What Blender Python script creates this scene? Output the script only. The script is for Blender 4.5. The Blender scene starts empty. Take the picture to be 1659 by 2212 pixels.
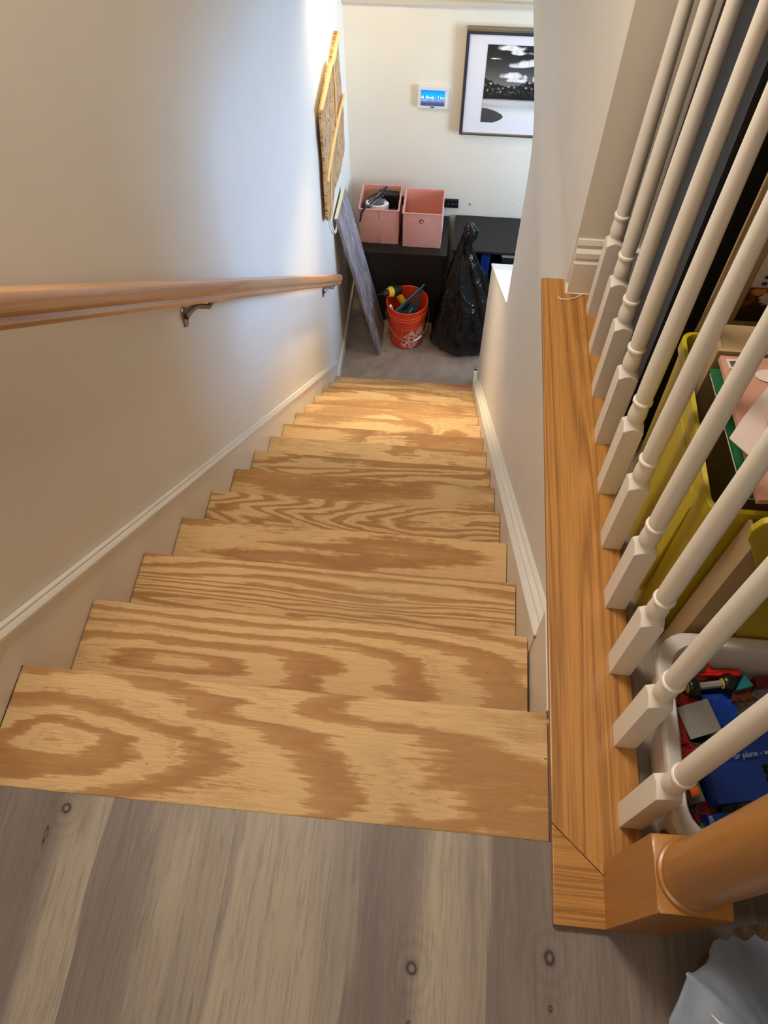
import bpy, bmesh, math, random
from mathutils import Vector, Matrix
random.seed(7)
S = bpy.context.scene
COL = S.collection
PI = math.pi
rad = math.radians

# ------------------------------------------------------------------ camera
CAM = Vector((0.695, -0.4337, 1.2868)); YAW, PITCH, ROLL, FPX = -0.1077, 1.0054, -0.0126, 1654.5
cy_, sy_, cp_, sp_ = math.cos(YAW), math.sin(YAW), math.cos(PITCH), math.sin(PITCH)
fw = Vector((sy_*cp_, cy_*cp_, -sp_)); r0 = Vector((cy_, -sy_, 0)); u0 = r0.cross(fw)
rt = math.cos(ROLL)*r0 + math.sin(ROLL)*u0; up = -math.sin(ROLL)*r0 + math.cos(ROLL)*u0
cd = bpy.data.cameras.new('camera'); cam = bpy.data.objects.new('camera', cd); COL.objects.link(cam)
M = Matrix((( rt.x, up.x, -fw.x, CAM.x), (rt.y, up.y, -fw.y, CAM.y), (rt.z, up.z, -fw.z, CAM.z), (0, 0, 0, 1)))
cam.matrix_world = M
cd.sensor_fit = 'VERTICAL'; cd.sensor_height = 36.0; cd.lens = FPX/2212*36.0; cd.clip_start = 0.02
S.camera = cam

# ------------------------------------------------------------------ view, world
S.view_settings.view_transform = 'Standard'; S.view_settings.look = 'None'
S.view_settings.gamma = 1.0; S.view_settings.use_curve_mapping = False
S.view_settings.exposure = 0.0
S.cycles.use_denoising = True
S.cycles.max_bounces = 10; S.cycles.diffuse_bounces = 6
W = bpy.data.worlds.new('world'); S.world = W; W.use_nodes = True
W.node_tree.nodes['Background'].inputs[0].default_value = (0.55, 0.72, 1.0, 1)
W.node_tree.nodes['Background'].inputs[1].default_value = 0.6

def area(name, loc, target, sx, sy, power, color, spread=180):
    l = bpy.data.lights.new(name, 'AREA'); l.shape = 'RECTANGLE'; l.size = sx; l.size_y = sy
    l.energy = power; l.color = color; l.spread = rad(spread)
    o = bpy.data.objects.new(name, l); COL.objects.link(o); o.location = loc
    d = Vector(target) - Vector(loc); o.rotation_euler = d.to_track_quat('-Z', 'Y').to_euler()
    return o
# daylight through the lower window
area('daylight', (3.75, 4.45, -1.35), (0.0, 1.6, -0.5), 2.0, 1.7, 300, (0.27, 0.54, 1.0))
area('daylight_side', (3.7, 2.3, -1.1), (1.0, 4.25, -1.5), 1.6, 1.7, 260, (0.62, 0.80, 1.0))
# ceiling fixtures: lower room (two), stairwell, upper room
def bulb(name, loc, power, color, r=0.06):
    l = bpy.data.lights.new(name, 'POINT'); l.energy = power; l.color = color; l.shadow_soft_size = r
    o = bpy.data.objects.new(name, l); COL.objects.link(o); o.location = loc
bulb('lower_lamp_light', (1.72, 3.25, -0.315), 5.5, (1.0, 0.84, 0.58), 0.05)
area('ceiling_lamp_light', (0.16, 3.55, -0.237), (0.16, 3.55, -2.0), 0.14, 0.14, 7, (1.0, 0.78, 0.42))
area('stair_downlight', (0.50, 3.60, -0.245), (0.50, 2.15, -1.72), 0.12, 0.12, 8, (1.0, 0.80, 0.50), 58)
area('stair_lamp_light', (0.24, 0.70, 2.08), (0.50, 0.65, 0.0), 0.4, 0.6, 27, (1.0, 0.89, 0.76))
area('room_lamp_light', (0.35, -1.3, 2.08), (0.4, -1.0, 0.0), 0.8, 0.8, 8, (1.0, 0.88, 0.73))

# ------------------------------------------------------------------ node helper
class N:
    def __init__(s, name, rough=0.6, spec=0.5, metal=0.0):
        s.m = bpy.data.materials.new(name); s.m.use_nodes = True
        s.t = s.m.node_tree; s.b = s.t.nodes['Principled BSDF']
        s.b.inputs['Roughness'].default_value = rough
        s.b.inputs['Specular IOR Level'].default_value = spec
        s.b.inputs['Metallic'].default_value = metal
    def n(s, typ, **kw):
        x = s.t.nodes.new(typ)
        for k, v in kw.items(): setattr(x, k, v)
        return x
    def put(s, sock, v):
        if isinstance(v, bpy.types.NodeSocket): s.t.links.new(v, sock)
        elif v is not None: sock.default_value = v
    def math(s, op, a, b=None, c=None, clamp=False):
        x = s.n('ShaderNodeMath', operation=op, use_clamp=clamp)
        s.put(x.inputs[0], a); s.put(x.inputs[1], b)
        if c is not None: s.put(x.inputs[2], c)
        return x.outputs[0]
    def obj(s): return s.n('ShaderNodeTexCoord').outputs['Object']
    def sep(s, v):
        x = s.n('ShaderNodeSeparateXYZ'); s.put(x.inputs[0], v); return x.outputs
    def comb(s, a, b, c=0.0):
        x = s.n('ShaderNodeCombineXYZ'); s.put(x.inputs[0], a); s.put(x.inputs[1], b); s.put(x.inputs[2], c); return x.outputs[0]
    def mapv(s, v, scale=(1, 1, 1), loc=(0, 0, 0)):
        x = s.n('ShaderNodeMapping'); s.put(x.inputs[0], v); x.inputs['Scale'].default_value = scale; x.inputs['Location'].default_value = loc
        return x.outputs[0]
    def noise(s, v, scale=1, detail=2, rough=0.5, dist=0.0, col=False):
        x = s.n('ShaderNodeTexNoise'); s.put(x.inputs['Vector'], v); x.inputs['Scale'].default_value = scale
        x.inputs['Detail'].default_value = detail; x.inputs['Roughness'].default_value = rough; x.inputs['Distortion'].default_value = dist
        return x.outputs['Color' if col else 'Fac']
    def ramp(s, f, stops, interp='LINEAR'):
        x = s.n('ShaderNodeValToRGB'); s.put(x.inputs[0], f); cr = x.color_ramp; cr.interpolation = interp
        while len(cr.elements) < len(stops): cr.elements.new(0.5)
        for e, (p, c) in zip(cr.elements, stops):
            e.position = p; e.color = (*c, 1) if len(c) == 3 else c
        return x.outputs[0]
    def mix(s, f, a, b, mode='MIX'):
        x = s.n('ShaderNodeMix', data_type='RGBA', blend_type=mode)
        s.put(x.inputs[0], f); s.put(x.inputs[6], a if not isinstance(a, tuple) else (*a, 1)); s.put(x.inputs[7], b if not isinstance(b, tuple) else (*b, 1))
        return x.outputs[2]
    def base(s, v): s.put(s.b.inputs['Base Color'], v if not isinstance(v, tuple) else (*v, 1))
    def bump(s, h, strength=0.2, dist=0.002):
        x = s.n('ShaderNodeBump'); s.put(x.inputs['Height'], h); x.inputs['Strength'].default_value = strength
        x.inputs['Distance'].default_value = dist; s.t.links.new(x.outputs[0], s.b.inputs['Normal'])

def lin(r, g, b):
    f = lambda c: ((c/255+0.055)/1.055)**2.4 if c > 10 else c/255/12.92
    return (f(r), f(g), f(b))

def paint(name, rgb, rough=0.55, bump=0.06, scale=260, spec=0.4, mott=0.06):
    a = N(name, rough, spec); v = a.obj()
    c1 = lin(*rgb); c2 = tuple(x*(1-mott) for x in c1)
    a.base(a.mix(a.noise(v, 5, 3), c1, c2))
    if bump: a.bump(a.noise(v, scale, 2), bump, 0.002)
    return a.m

def plain(name, rgb, rough=0.5, metal=0.0, spec=0.5, mott=0.12, scale=30, bump=0.0):
    a = N(name, rough, spec, metal); v = a.obj(); c1 = lin(*rgb)
    a.base(a.mix(a.noise(v, scale, 3), c1, tuple(x*(1-mott) for x in c1)))
    if bump: a.bump(a.noise(v, scale*4, 2), bump, 0.002)
    return a.m

def plywood(name, seed, K=5.0, sx=1.6, sy=6.0, centre=None, cw=0.0, knots=(), tone=1.0, pink=False, box4=False, sat=0.0):
    a = N(name, 0.62, 0.3); v = a.obj(); x, y, z = a.sep(v)
    p = a.mapv(v, (sx, sy, 1), (seed*3.17, seed*1.71, seed*0.93))
    n1 = a.noise(p, 1.0, 2.5, 0.5, 0.7)
    jag = a.noise(a.mapv(v, (5, 90, 1), (seed, 0, 0)), 1.0, 4, 0.7)
    jag2 = a.noise(a.mapv(v, (28, 60, 1), (seed, 4, 0)), 1.0, 3, 0.6)
    F = a.math('MULTIPLY', n1, K)
    F = a.math('ADD', F, a.math('MULTIPLY', jag, 0.75))
    F = a.math('ADD', F, a.math('MULTIPLY', jag2, 0.34))
    F = a.math('ADD', F, a.math('MULTIPLY', y, 3.0))
    if centre:
        dx = a.math('MULTIPLY', a.math('SUBTRACT', x, centre[0]), centre[2]); dy = a.math('MULTIPLY', a.math('SUBTRACT', y, centre[1]), centre[3])
        dd = a.math('SQRT', a.math('ADD', a.math('MULTIPLY', dx, dx), a.math('MULTIPLY', dy, dy)))
        if box4:
            d4 = a.math('ADD', a.math('POWER', a.math('ABSOLUTE', dx), 4.0), a.math('POWER', a.math('ABSOLUTE', dy), 4.0)); dd = a.math('POWER', d4, 0.25)
        if sat: dd = a.math('SUBTRACT', 1.0, a.math('EXPONENT', a.math('MULTIPLY', dd, -sat)))
        F = a.math('ADD', F, a.math('MULTIPLY', dd, cw))
    for (kx, ky, kr, dark) in knots:
        dx = a.math('MULTIPLY', a.math('SUBTRACT', x, kx), 0.6); dy = a.math('SUBTRACT', y, ky)
        dd = a.math('SQRT', a.math('ADD', a.math('MULTIPLY', dx, dx), a.math('MULTIPLY', dy, dy)))
        F = a.math('ADD', F, a.math('MULTIPLY', a.math('EXPONENT', a.math('MULTIPLY', dd, -22.0)), 2.2))
    T = a.math('FRACT', F)
    L, D, D2 = lin(218, 182, 130), lin(186, 141, 90), lin(170, 124, 74)
    col = a.ramp(T, [(0.0, L), (0.40, L), (0.50, D), (0.80, D2), (0.90, D), (0.98, L)])
    T2 = a.math('FRACT', a.math('ADD', a.math('MULTIPLY', F, 2.6), 0.3))
    ln = a.math('MULTIPLY', a.math('SUBTRACT', T2, 0.62, clamp=True), 1.1, clamp=True)
    lnm = a.noise(a.mapv(v, (3, 5, 1), (seed*2, 7, 0)), 1.0, 2)
    col = a.mix(a.math('MULTIPLY', ln, a.math('MULTIPLY', a.math('SUBTRACT', lnm, 0.40, clamp=True), 5, clamp=True)), col, lin(150, 104, 60))
    fine = a.noise(a.mapv(v, (14, 420, 1), (0, seed, 0)), 1.0, 2, 0.6)
    col = a.mix(a.math('MULTIPLY', a.math('SUBTRACT', fine, 0.42, clamp=True), 1.0, clamp=True), col, lin(150, 104, 58))
    big = a.noise(a.mapv(v, (2, 3, 1), (seed*5, 0, 0)), 1.0, 2)
    col = a.mix(a.math('MULTIPLY', a.math('SUBTRACT', big, 0.5, clamp=True), 1.6, clamp=True), col, lin(168, 146, 104))
    # grubby marks and nail holes
    vo = a.n('ShaderNodeTexVoronoi'); a.put(vo.inputs['Vector'], a.mapv(v, (13, 24, 1), (seed, seed*2, 0))); vo.inputs['Scale'].default_value = 1.0
    vo.inputs['Randomness'].default_value = 1.0
    dot = a.math('LESS_THAN', vo.outputs['Distance'], 0.035)
    col = a.mix(a.math('MULTIPLY', dot, 0.75), col, lin(60, 42, 28))
    for (kx, ky, kr, dark) in knots:
        if not dark: continue
        dx = a.math('MULTIPLY', a.math('SUBTRACT', x, kx), 0.6); dy = a.math('SUBTRACT', y, ky)
        dd = a.math('SQRT', a.math('ADD', a.math('MULTIPLY', dx, dx), a.math('MULTIPLY', dy, dy)))
        dd = a.math('ADD', dd, a.math('MULTIPLY', a.noise(v, 120, 2), kr*0.5))
        m = a.math('MULTIPLY', a.math('SUBTRACT', kr*1.25, dd, clamp=True), 400, clamp=True)
        col = a.mix(m, col, lin(62, 36, 20))
    if pink:
        pm = a.math('MULTIPLY', a.math('SUBTRACT', x, 0.66), 4, clamp=True)
        pm = a.math('MULTIPLY', pm, a.noise(a.mapv(v, (4, 20, 1)), 1, 2))
        col = a.mix(pm, col, lin(196, 92, 84))
    if tone != 1.0: col = a.mix(1.0, col, (tone, tone, tone), 'MULTIPLY')
    a.base(col); a.bump(fine, 0.12, 0.001)
    return a.m

def oak(name, axis='Y', c1=(206, 146, 70), c2=(150, 92, 32), rough=0.38, seed=0.0, K=9.0, strength=1.0, tilt=0.0):
    a = N(name, rough, 0.5); v = a.obj()
    if tilt:
        mp = a.n('ShaderNodeMapping'); a.put(mp.inputs[0], v); mp.inputs['Rotation'].default_value = (tilt, 0, 0); v = mp.outputs[0]
    lo, hi = 1.3, 34.0
    sc = {'X': (lo, hi, hi), 'Y': (hi, lo, hi), 'Z': (hi, hi, lo)}[axis]
    n1 = a.noise(a.mapv(v, tuple(q*0.42 for q in sc), (seed, seed, seed)), 1.0, 2, 0.5, 0.6)
    T = a.math('PINGPONG', a.math('MULTIPLY', n1, K), 0.5)
    f2 = a.noise(a.mapv(v, tuple(q*(16 if q > 5 else 6) for q in sc)), 1.0, 2, 0.6)
    m = a.math('ADD', a.math('MULTIPLY', T, 1.2*strength), a.math('MULTIPLY', a.math('SUBTRACT', f2, 0.45), 1.3*strength), clamp=True)
    col = a.ramp(m, [(0.0, lin(*c1)), (0.5, tuple((p+q)/2 for p, q in zip(lin(*c1), lin(*c2)))), (1.0, lin(*c2))])
    a.base(col); a.bump(f2, 0.08, 0.001)
    a.b.inputs['Coat Weight'].default_value = 0.25; a.b.inputs['Coat Roughness'].default_value = 0.2
    return a.m

# ------------------------------------------------------------------ mesh helpers
def tag(o, label=None, cat=None, group=None, kind=None):
    if label: o['label'] = label
    if cat: o['category'] = cat
    if group: o['group'] = group
    if kind: o['kind'] = kind
    return o
def wloc(o):
    l = Vector((0, 0, 0))
    while o: l += o.location; o = o.parent
    return l
def obj(name, bm, mat, parent=None, loc=None, smooth=False, angle=40, bevel=0):
    """bm holds world coordinates; the object's origin goes to loc (world) or the parent's origin"""
    P = wloc(parent) if parent else Vector((0, 0, 0))
    o_w = Vector(loc) if loc is not None else P
    bmesh.ops.recalc_face_normals(bm, faces=bm.faces)
    if bevel:
        es = [e for e in bm.edges if len(e.link_faces) == 2 and e.calc_face_angle(0) > rad(30)]
        bmesh.ops.bevel(bm, geom=es, offset=bevel, segments=2, affect='EDGES', profile=0.6)
    bmesh.ops.translate(bm, verts=bm.verts, vec=-o_w)
    me = bpy.data.meshes.new(name); bm.to_mesh(me); bm.free()
    if mat:
        for mm in (mat if isinstance(mat, (list, tuple)) else [mat]): me.materials.append(mm)
    if smooth:
        me.shade_smooth()
        try: me.set_sharp_from_angle(angle=rad(angle))
        except Exception: pass
    o = bpy.data.objects.new(name, me); COL.objects.link(o)
    if parent: o.parent = parent
    o.location = o_w - P
    return o
def thing(name, label, cat, loc, group=None):
    o = bpy.data.objects.new(name, None); o.empty_display_size = 0.05; COL.objects.link(o); o.location = loc
    return tag(o, label, cat, group)
def solo(name, bm, mat, label, cat, loc, group=None, **kw):
    return tag(obj(name, bm, mat, None, loc, **kw), label, cat, group)
def struct(name, bm, mat, parent=None, **kw):
    o = obj(name, bm, mat, parent, **kw)
    if not parent: o['kind'] = 'structure'
    return o
def box(bm, a, b, mat=0, rot=None, piv=None):
    xs, ys, zs = zip(a, b)
    c = [(x, y, z) for x in xs for y in ys for z in zs]
    vs = [bm.verts.new(p) for p in c]
    for q in ((0, 1, 3, 2), (4, 6, 7, 5), (0, 4, 5, 1), (2, 3, 7, 6), (0, 2, 6, 4), (1, 5, 7, 3)):
        f = bm.faces.new([vs[i] for i in q]); f.material_index = mat
    if rot is not None: bmesh.ops.rotate(bm, verts=vs, cent=piv if piv else ((a[0]+b[0])/2, (a[1]+b[1])/2, (a[2]+b[2])/2), matrix=rot)
    return vs
def nb(): return bmesh.new()
def bx(a, b, **k):
    bm = nb(); box(bm, a, b, **k); return bm
def prism(bm, pts, vec, mat=0):
    """polygon (3D points) swept by vec"""
    v1 = [bm.verts.new(p) for p in pts]; v2 = [bm.verts.new(Vector(p)+Vector(vec)) for p in pts]
    f = [bm.faces.new(v1), bm.faces.new(v2[::-1])]
    n = len(pts)
    for i in range(n): f.append(bm.faces.new((v1[i], v1[(i+1) % n], v2[(i+1) % n], v2[i])))
    for q in f: q.material_index = mat
    return v1+v2
def lathe(bm, prof, c=(0, 0, 0), seg=40, mat=0, cap=True, rfun=None):
    """prof: (r, z); rfun(theta, r, z) -> r"""
    rings = []
    for r, z in prof:
        ring = []
        for k in range(seg):
            t = 2*PI*k/seg; rr = rfun(t, r, z) if rfun else r
            ring.append(bm.verts.new((c[0]+rr*math.cos(t), c[1]+rr*math.sin(t), c[2]+z)))
        rings.append(ring)
    for a, b in zip(rings, rings[1:]):
        for k in range(seg):
            f = bm.faces.new((a[k], a[(k+1) % seg], b[(k+1) % seg], b[k])); f.material_index = mat
    if cap:
        bm.faces.new(rings[0][::-1]).material_index = mat; bm.faces.new(rings[-1]).material_index = mat
    return [v for r in rings for v in r]
def tube(bm, pts, r, seg=10, mat=0):
    pts = [Vector(p) for p in pts]; rings = []
    prev = None
    for i, p in enumerate(pts):
        d = (pts[min(i+1, len(pts)-1)] - pts[max(i-1, 0)]).normalized()
        a = prev if prev is not None else (Vector((0, 0, 1)) if abs(d.z) < 0.9 else Vector((1, 0, 0)))
        n = (a - d*a.dot(d)).normalized(); prev = n; b = d.cross(n)
        rr = r[i] if isinstance(r, (list, tuple)) else r
        rings.append([bm.verts.new(p + (n*math.cos(2*PI*k/seg) + b*math.sin(2*PI*k/seg))*rr) for k in range(seg)])
    for x, y in zip(rings, rings[1:]):
        for k in range(seg): bm.faces.new((x[k], x[(k+1) % seg], y[(k+1) % seg], y[k])).material_index = mat
    bm.faces.new(rings[0][::-1]); bm.faces.new(rings[-1])
def sweep(bm, prof, p0, p1, side, upv, mat=0):
    """closed profile of (s, u) swept straight from p0 to p1"""
    p0, p1, side, upv = map(Vector, (p0, p1, side, upv))
    A = [bm.verts.new(p0+side*s+upv*u) for s, u in prof]; B = [bm.verts.new(p1+side*s+upv*u) for s, u in prof]
    n = len(prof); bm.faces.new(A); bm.faces.new(B[::-1])
    for i in range(n): bm.faces.new((A[i], A[(i+1) % n], B[(i+1) % n], B[i]))

def rrect(x0, x1, z0, z1, r, n=5):
    o = []
    for cx, cz, a0 in ((x1-r, z1-r, 0), (x0+r, z1-r, 90), (x0+r, z0+r, 180), (x1-r, z0+r, 270)):
        for k in range(n+1):
            t = rad(a0+90*k/n); o.append((cx+r*math.cos(t), cz+r*math.sin(t)))
    return o

def ss(a, b, x):
    t = max(0, min(1, (x-a)/(b-a))); return t*t*(3-2*t)

# ------------------------------------------------------------------ layout numbers
RISE, RUN, WID = 0.1851, 0.219, 0.92
FZ = -15*RISE
XL, XR, YB, XE = -0.012, 0.955, 4.25, 2.6
SL = 0.845
CEIL = 2.2

# materials for the shell
m_wall = paint('wall_paint', (231, 225, 213))
m_trim = paint('trim_paint', (232, 226, 214), 0.35, 0.02, 60, mott=0.03)
m_ceil = paint('ceiling_paint', (228, 222, 208), 0.7)
m_post = paint('baluster_paint', (240, 234, 224), 0.4, 0.05, 40, mott=0.05)

a = N('carpet', 0.95, 0.1); v = a.obj()
c = a.ramp(a.noise(v, 9, 4, 0.6), [(0.3, lin(170, 152, 140)), (0.7, lin(200, 184, 170))])
c = a.mix(a.math('MULTIPLY', a.noise(v, 420, 2), 0.6), c, lin(120, 106, 98)); a.base(c); a.bump(a.noise(v, 350, 2), 0.9, 0.006); m_carpet = a.m

a = N('vinyl_plank', 0.42, 0.4); v = a.obj(); x, y, z = a.sep(v)
u = a.math('DIVIDE', a.math('SUBTRACT', x, 0.03), 0.2)
idx = a.math('FLOOR', u); fr = a.math('FRACT', u)
wn = a.n('ShaderNodeTexWhiteNoise', noise_dimensions='1D'); a.put(wn.inputs['W'], a.math('ADD', idx, 11.3))
off = a.math('MULTIPLY', wn.outputs[0], 37.0)
pv = a.comb(a.math('MULTIPLY', x, 9.0), a.math('ADD', a.math('MULTIPLY', y, 1.1), off), off)
patch = a.noise(pv, 1.0, 2, 0.5, 0.6)
pv2 = a.comb(a.math('MULTIPLY', x, 150.0), a.math('ADD', a.math('MULTIPLY', y, 8.0), off), off)
grain = a.noise(pv2, 1.0, 5, 0.72, 1.0)
tone = a.ramp(a.math('DIVIDE', a.math('ADD', x, a.math('MULTIPLY', a.math('SUBTRACT', patch, 0.5), 0.10)), 1.1), [(q/1.1, (g_, g_, g_)) for q, g_ in
    ((0.0, .46), (0.03, .50), (0.035, .46), (0.12, .47), (0.17, .70), (0.228, .72), (0.232, .46), (0.30, .46), (0.36, .64), (0.427, .66), (0.433, .78), (0.50, .72), (0.60, .62), (0.627, .64), (0.631, .46), (0.715, .45), (0.765, .68), (0.826, .70), (0.831, .45), (0.95, .46), (1.03, .52), (1.09, .50))])
base_t = a.math('ADD', a.sep(tone)[0], a.math('MULTIPLY', a.math('SUBTRACT', patch, 0.5), 0.50))
col = a.ramp(base_t, [(0.38, lin(118, 106, 101)), (0.54, lin(136, 124, 117)), (0.70, lin(166, 154, 138)), (0.9, lin(184, 172, 154))])
col = a.mix(a.math('MULTIPLY', a.math('SUBTRACT', grain, 0.47, clamp=True), 2.2, clamp=True), col, lin(92, 84, 80))
col = a.mix(a.math('MULTIPLY', a.math('SUBTRACT', 0.42, grain, clamp=True), 2.2, clamp=True), col, lin(180, 170, 155))
def knot(col, kx, ky, r, st=2.6):
    dx = a.math('SUBTRACT', x, kx); dy = a.math('DIVIDE', a.math('SUBTRACT', y, ky), st)
    d = a.math('SQRT', a.math('ADD', a.math('MULTIPLY', dx, dx), a.math('MULTIPLY', dy, dy)))
    d = a.math('ADD', d, a.math('MULTIPLY', a.math('SUBTRACT', a.noise(v, 60, 2), 0.5), r*0.8))
    ring = a.math('MULTIPLY', a.math('SUBTRACT', 1.0, a.math('DIVIDE', d, r*7), clamp=True), a.math('PINGPONG', a.math('MULTIPLY', d, 0.55/r), 0.5))
    col = a.mix(a.math('MULTIPLY', ring, 0.7, clamp=True), col, lin(92, 80, 74))
    col = a.mix(a.math('MULTIPLY', a.math('SUBTRACT', r, d, clamp=True), 3.0/r, clamp=True), col, lin(62, 52, 46))
    return a.mix(a.math('MULTIPLY', a.math('SUBTRACT', r*0.55, d, clamp=True), 3.0/r, clamp=True), col, lin(128, 116, 108))  # pale knot centre: light reflected there, put into the colour
for kx, ky, r, st in ((0.722, -0.394, 0.0095, 1.25), (0.921, -0.362, 0.0095, 1.25), (0.155, -0.228, 0.0085, 1.2), (0.723, -0.462, 0.004, 1.5), (0.135, -0.27, 0.0035, 5), (0.921, -0.425, 0.004, 1.6), (0.01, -0.40, 0.006, 3)):
    col = knot(col, kx, ky, r, st)
edge = a.math('LESS_THAN', fr, 0.006)
col = a.mix(a.math('MULTIPLY', edge, 0.3), col, lin(66, 60, 56))
a.base(col); a.bump(grain, 0.12, 0.001); m_vinyl = a.m

# ------------------------------------------------------------------ structure: floors
bm = nb()
box(bm, (XL-0.1, -3.0, -0.2), (3.2, -0.205, 0.0)); box(bm, (1.03, -0.205, -0.2), (3.2, 1.2, 0.0))
struct('floor', bm, m_vinyl)
struct('floor_carpet', bx((XL-0.1, 2.9, FZ-0.1), (XE+0.1, YB+0.1, FZ)), m_carpet)
bm = nb(); box(bm, (XR+0.12, 0.0, FZ-0.1), (XE+0.1, 2.9, FZ)); struct('floor_side', bm, m_carpet)
# left wall
struct('wall_left', bx((XL-0.1, -3.0, FZ), (XL, YB+0.1, CEIL)), m_wall)
# back wall of the lower room, with a small ledge above
struct('wall_back', bx((XL-0.1, YB, FZ), (XE+0.1, YB+0.12, CEIL)), m_wall)
m_ledge = paint('ledge_paint', (198, 190, 176))
struct('trim_1', bx((XL, YB-0.035, -0.80), (XE, YB, -0.772)), m_ledge, bevel=0.004)
# right stair wall: lower profile, header and full upper wall with an eased end
prof = [(-3.0, -0.2), (-3.0, FZ), (3.25, FZ), (3.25, -1.742), (2.075, -0.972), (2.072, -0.42), (2.080, -0.35), (2.10, -0.305), (2.14, -0.265), (2.2, -0.243), (2.3, -0.229), (2.45, -0.222), (YB, -0.22), (YB, -0.2)]
prof = [p for p in prof]
bm = nb(); prism(bm, [(XR, y, z) for y, z in prof], (0.12, 0, 0))
struct('wall_right', bm, m_wall)
bm = nb()
ys = [-3.0, 0.85, 0.92, 0.96, 1.0, 1.045, 1.5, 2.0, 3.0, YB]; zs = [-0.2+0.23*i/10 for i in range(11)]
g = [[bm.verts.new((XR + 0.025*ss(-0.2, 0.03, zz)*ss(0.85, 1.0, yy), yy, min(zz, -0.005) if yy < 1.04 else zz)) for zz in zs] for yy in ys]
for i in range(len(ys)-1):
    for j in range(len(zs)-1): bm.faces.new((g[i][j], g[i+1][j], g[i+1][j+1], g[i][j+1]))
bmesh.ops.dissolve_degenerate(bm, dist=1e-6, edges=bm.edges)
ret = bmesh.ops.extrude_face_region(bm, geom=bm.faces[:])
for e in ret['geom']:
    if isinstance(e, bmesh.types.BMVert): e.co.x = 1.075
struct('wall_right_band', bm, m_wall, smooth=True, angle=30)
struct('wall_right_upper', bx((XR+0.025, 1.045, 0.03), (1.075, YB, CEIL)), m_wall)
struct('wall_landing_end', bx((1.075, 1.045, 0.0), (3.2, 1.165, CEIL)), m_wall)
# white sloping cap on the knee wall
bm = nb()
prism(bm, [(XR-0.004, 3.262, -1.742), (XR-0.004, 3.262, -1.757), (XR-0.004, 2.073, -0.980), (XR-0.004, 2.073, -0.964)], (0.135, 0, 0))
struct('trim_2', bm, paint('cap_paint', (244, 242, 234), 0.4, 0))
# rest of the shell
struct('wall_lower_right', (lambda b: (box(b, (XE, 0.0, FZ), (XE+0.1, 2.85, -0.2)), box(b, (XE, 2.85, FZ), (XE+0.1, YB, -1.85)), box(b, (XE, 2.85, -0.5), (XE+0.1, YB, -0.2)), box(b, (XE, 4.19, -1.85), (XE+0.1, YB, -0.5)), b)[-1])(nb()), m_wall)
struct('wall_lower_front', bx((XR+0.12, -0.1, FZ), (XE+0.1, 0.0, -0.2)), m_wall)
struct('ceiling_lower', (lambda b: (box(b, (1.075, 0.0, -0.22), (XE+0.1, 1.045, -0.2)), box(b, (1.075, 1.045, -0.22), (XE+0.1, YB, -0.2)), box(b, (XL, 3.35, -0.22), (XR, YB, -0.2)), b)[-1])(nb()), m_ceil)
struct('ceiling', bx((XL-0.1, -3.0, CEIL), (3.2, YB+0.1, CEIL+0.1)), m_ceil)
struct('wall_front', bx((XL-0.1, -3.1, FZ), (3.2, -3.0, CEIL)), m_wall)
struct('wall_upper_right', bx((3.2, -3.0, -0.2), (3.3, 1.2, CEIL)), m_wall)
# window of the lower room
wf = nb()
for (y0, y1, z0, z1) in ((2.85, 2.9, -1.85, -0.5), (4.14, 4.19, -1.85, -0.5), (2.9, 4.14, -1.85, -1.8), (2.9, 4.14, -0.55, -0.5), (3.5, 3.54, -1.8, -0.55)):
    box(wf, (XE+0.02, y0, z0), (XE+0.07, y1, z1))
w1 = struct('window_1', wf, m_trim)

# skirt boards and mouldings of the stair
def mould_prof(h=0.044):
    return [(0, 0), (0.012, 0), (0.012, 0.010), (0.016, 0.014), (0.017, 0.022), (0.013, 0.028), (0.008, 0.032), (0.008, 0.037), (0.004, h), (-0.02, h), (-0.02, 0)]
def skirt(name, x, s, y0, y1, back, zoff):
    top = lambda y: zoff - SL*y
    bm = nb()
    prism(bm, [(x, y0, top(y0)-0.04), (x, y1, top(y1)-0.04), (x, y1, max(FZ, top(y1)-0.34)), (x, y0, top(y0)-0.36)], (-s*back, 0, 0))
    return bm
bm = skirt('k', 0.0, 1, 0.0, 3.15, 0.011, 0.128)
box(bm, (-0.011, -3.0, 0.0), (0.0, 0.0, 0.09))
sk = struct('baseboard_left', bm, m_trim)
bm = nb(); n = Vector((0, SL, 1)).normalized()
pf = [(s*0.75, u) for s, u in mould_prof(0.038)]; pf = [(max(s-0.006, -0.011), u) for s, u in pf]
sweep(bm, pf, (0, 0.0, 0.128-0.046), (0, 3.15, 0.128-0.046-SL*3.15), (1, 0, 0), (0, 0, 1.22))
sweep(bm, pf, (0, -3.0, 0.082), (0, 0.0, 0.082), (1, 0, 0), (0, 0, 1.22))
struct('moulding', bm, m_trim, sk, smooth=True, angle=25)
bm = skirt('k', WID, -1, 0.19, 3.02, 0.034, 0.085)
prism(bm, [(0.9235, -0.205, -0.03), (0.9235, -0.205, -0.5), (0.9235, 0.195, -0.5), (0.9235, 0.195, -0.004), (0.9235, 0.006, -0.004), (0.9235, 0.004, -0.03)], (0.033, 0, 0))
sk = struct('baseboard_right', bm, m_trim)
bm = nb()
pr_ = [(-0.001, 0), (-0.001, 0.012), (0.003, 0.018), (0.012, 0.024), (0.013, 0.030), (0.024, 0.034), (0.026, 0.040), (0.034, 0.046), (0.036, 0.046), (0.036, 0)]
sweep(bm, pr_, (WID, 0.19, 0.085-0.046-SL*0.19), (WID, 2.985, 0.085-0.046-SL*2.985), (1, 0, 0), (0, 0, 1.0))
struct('moulding', bm, m_trim, sk, smooth=True, angle=25)
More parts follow.
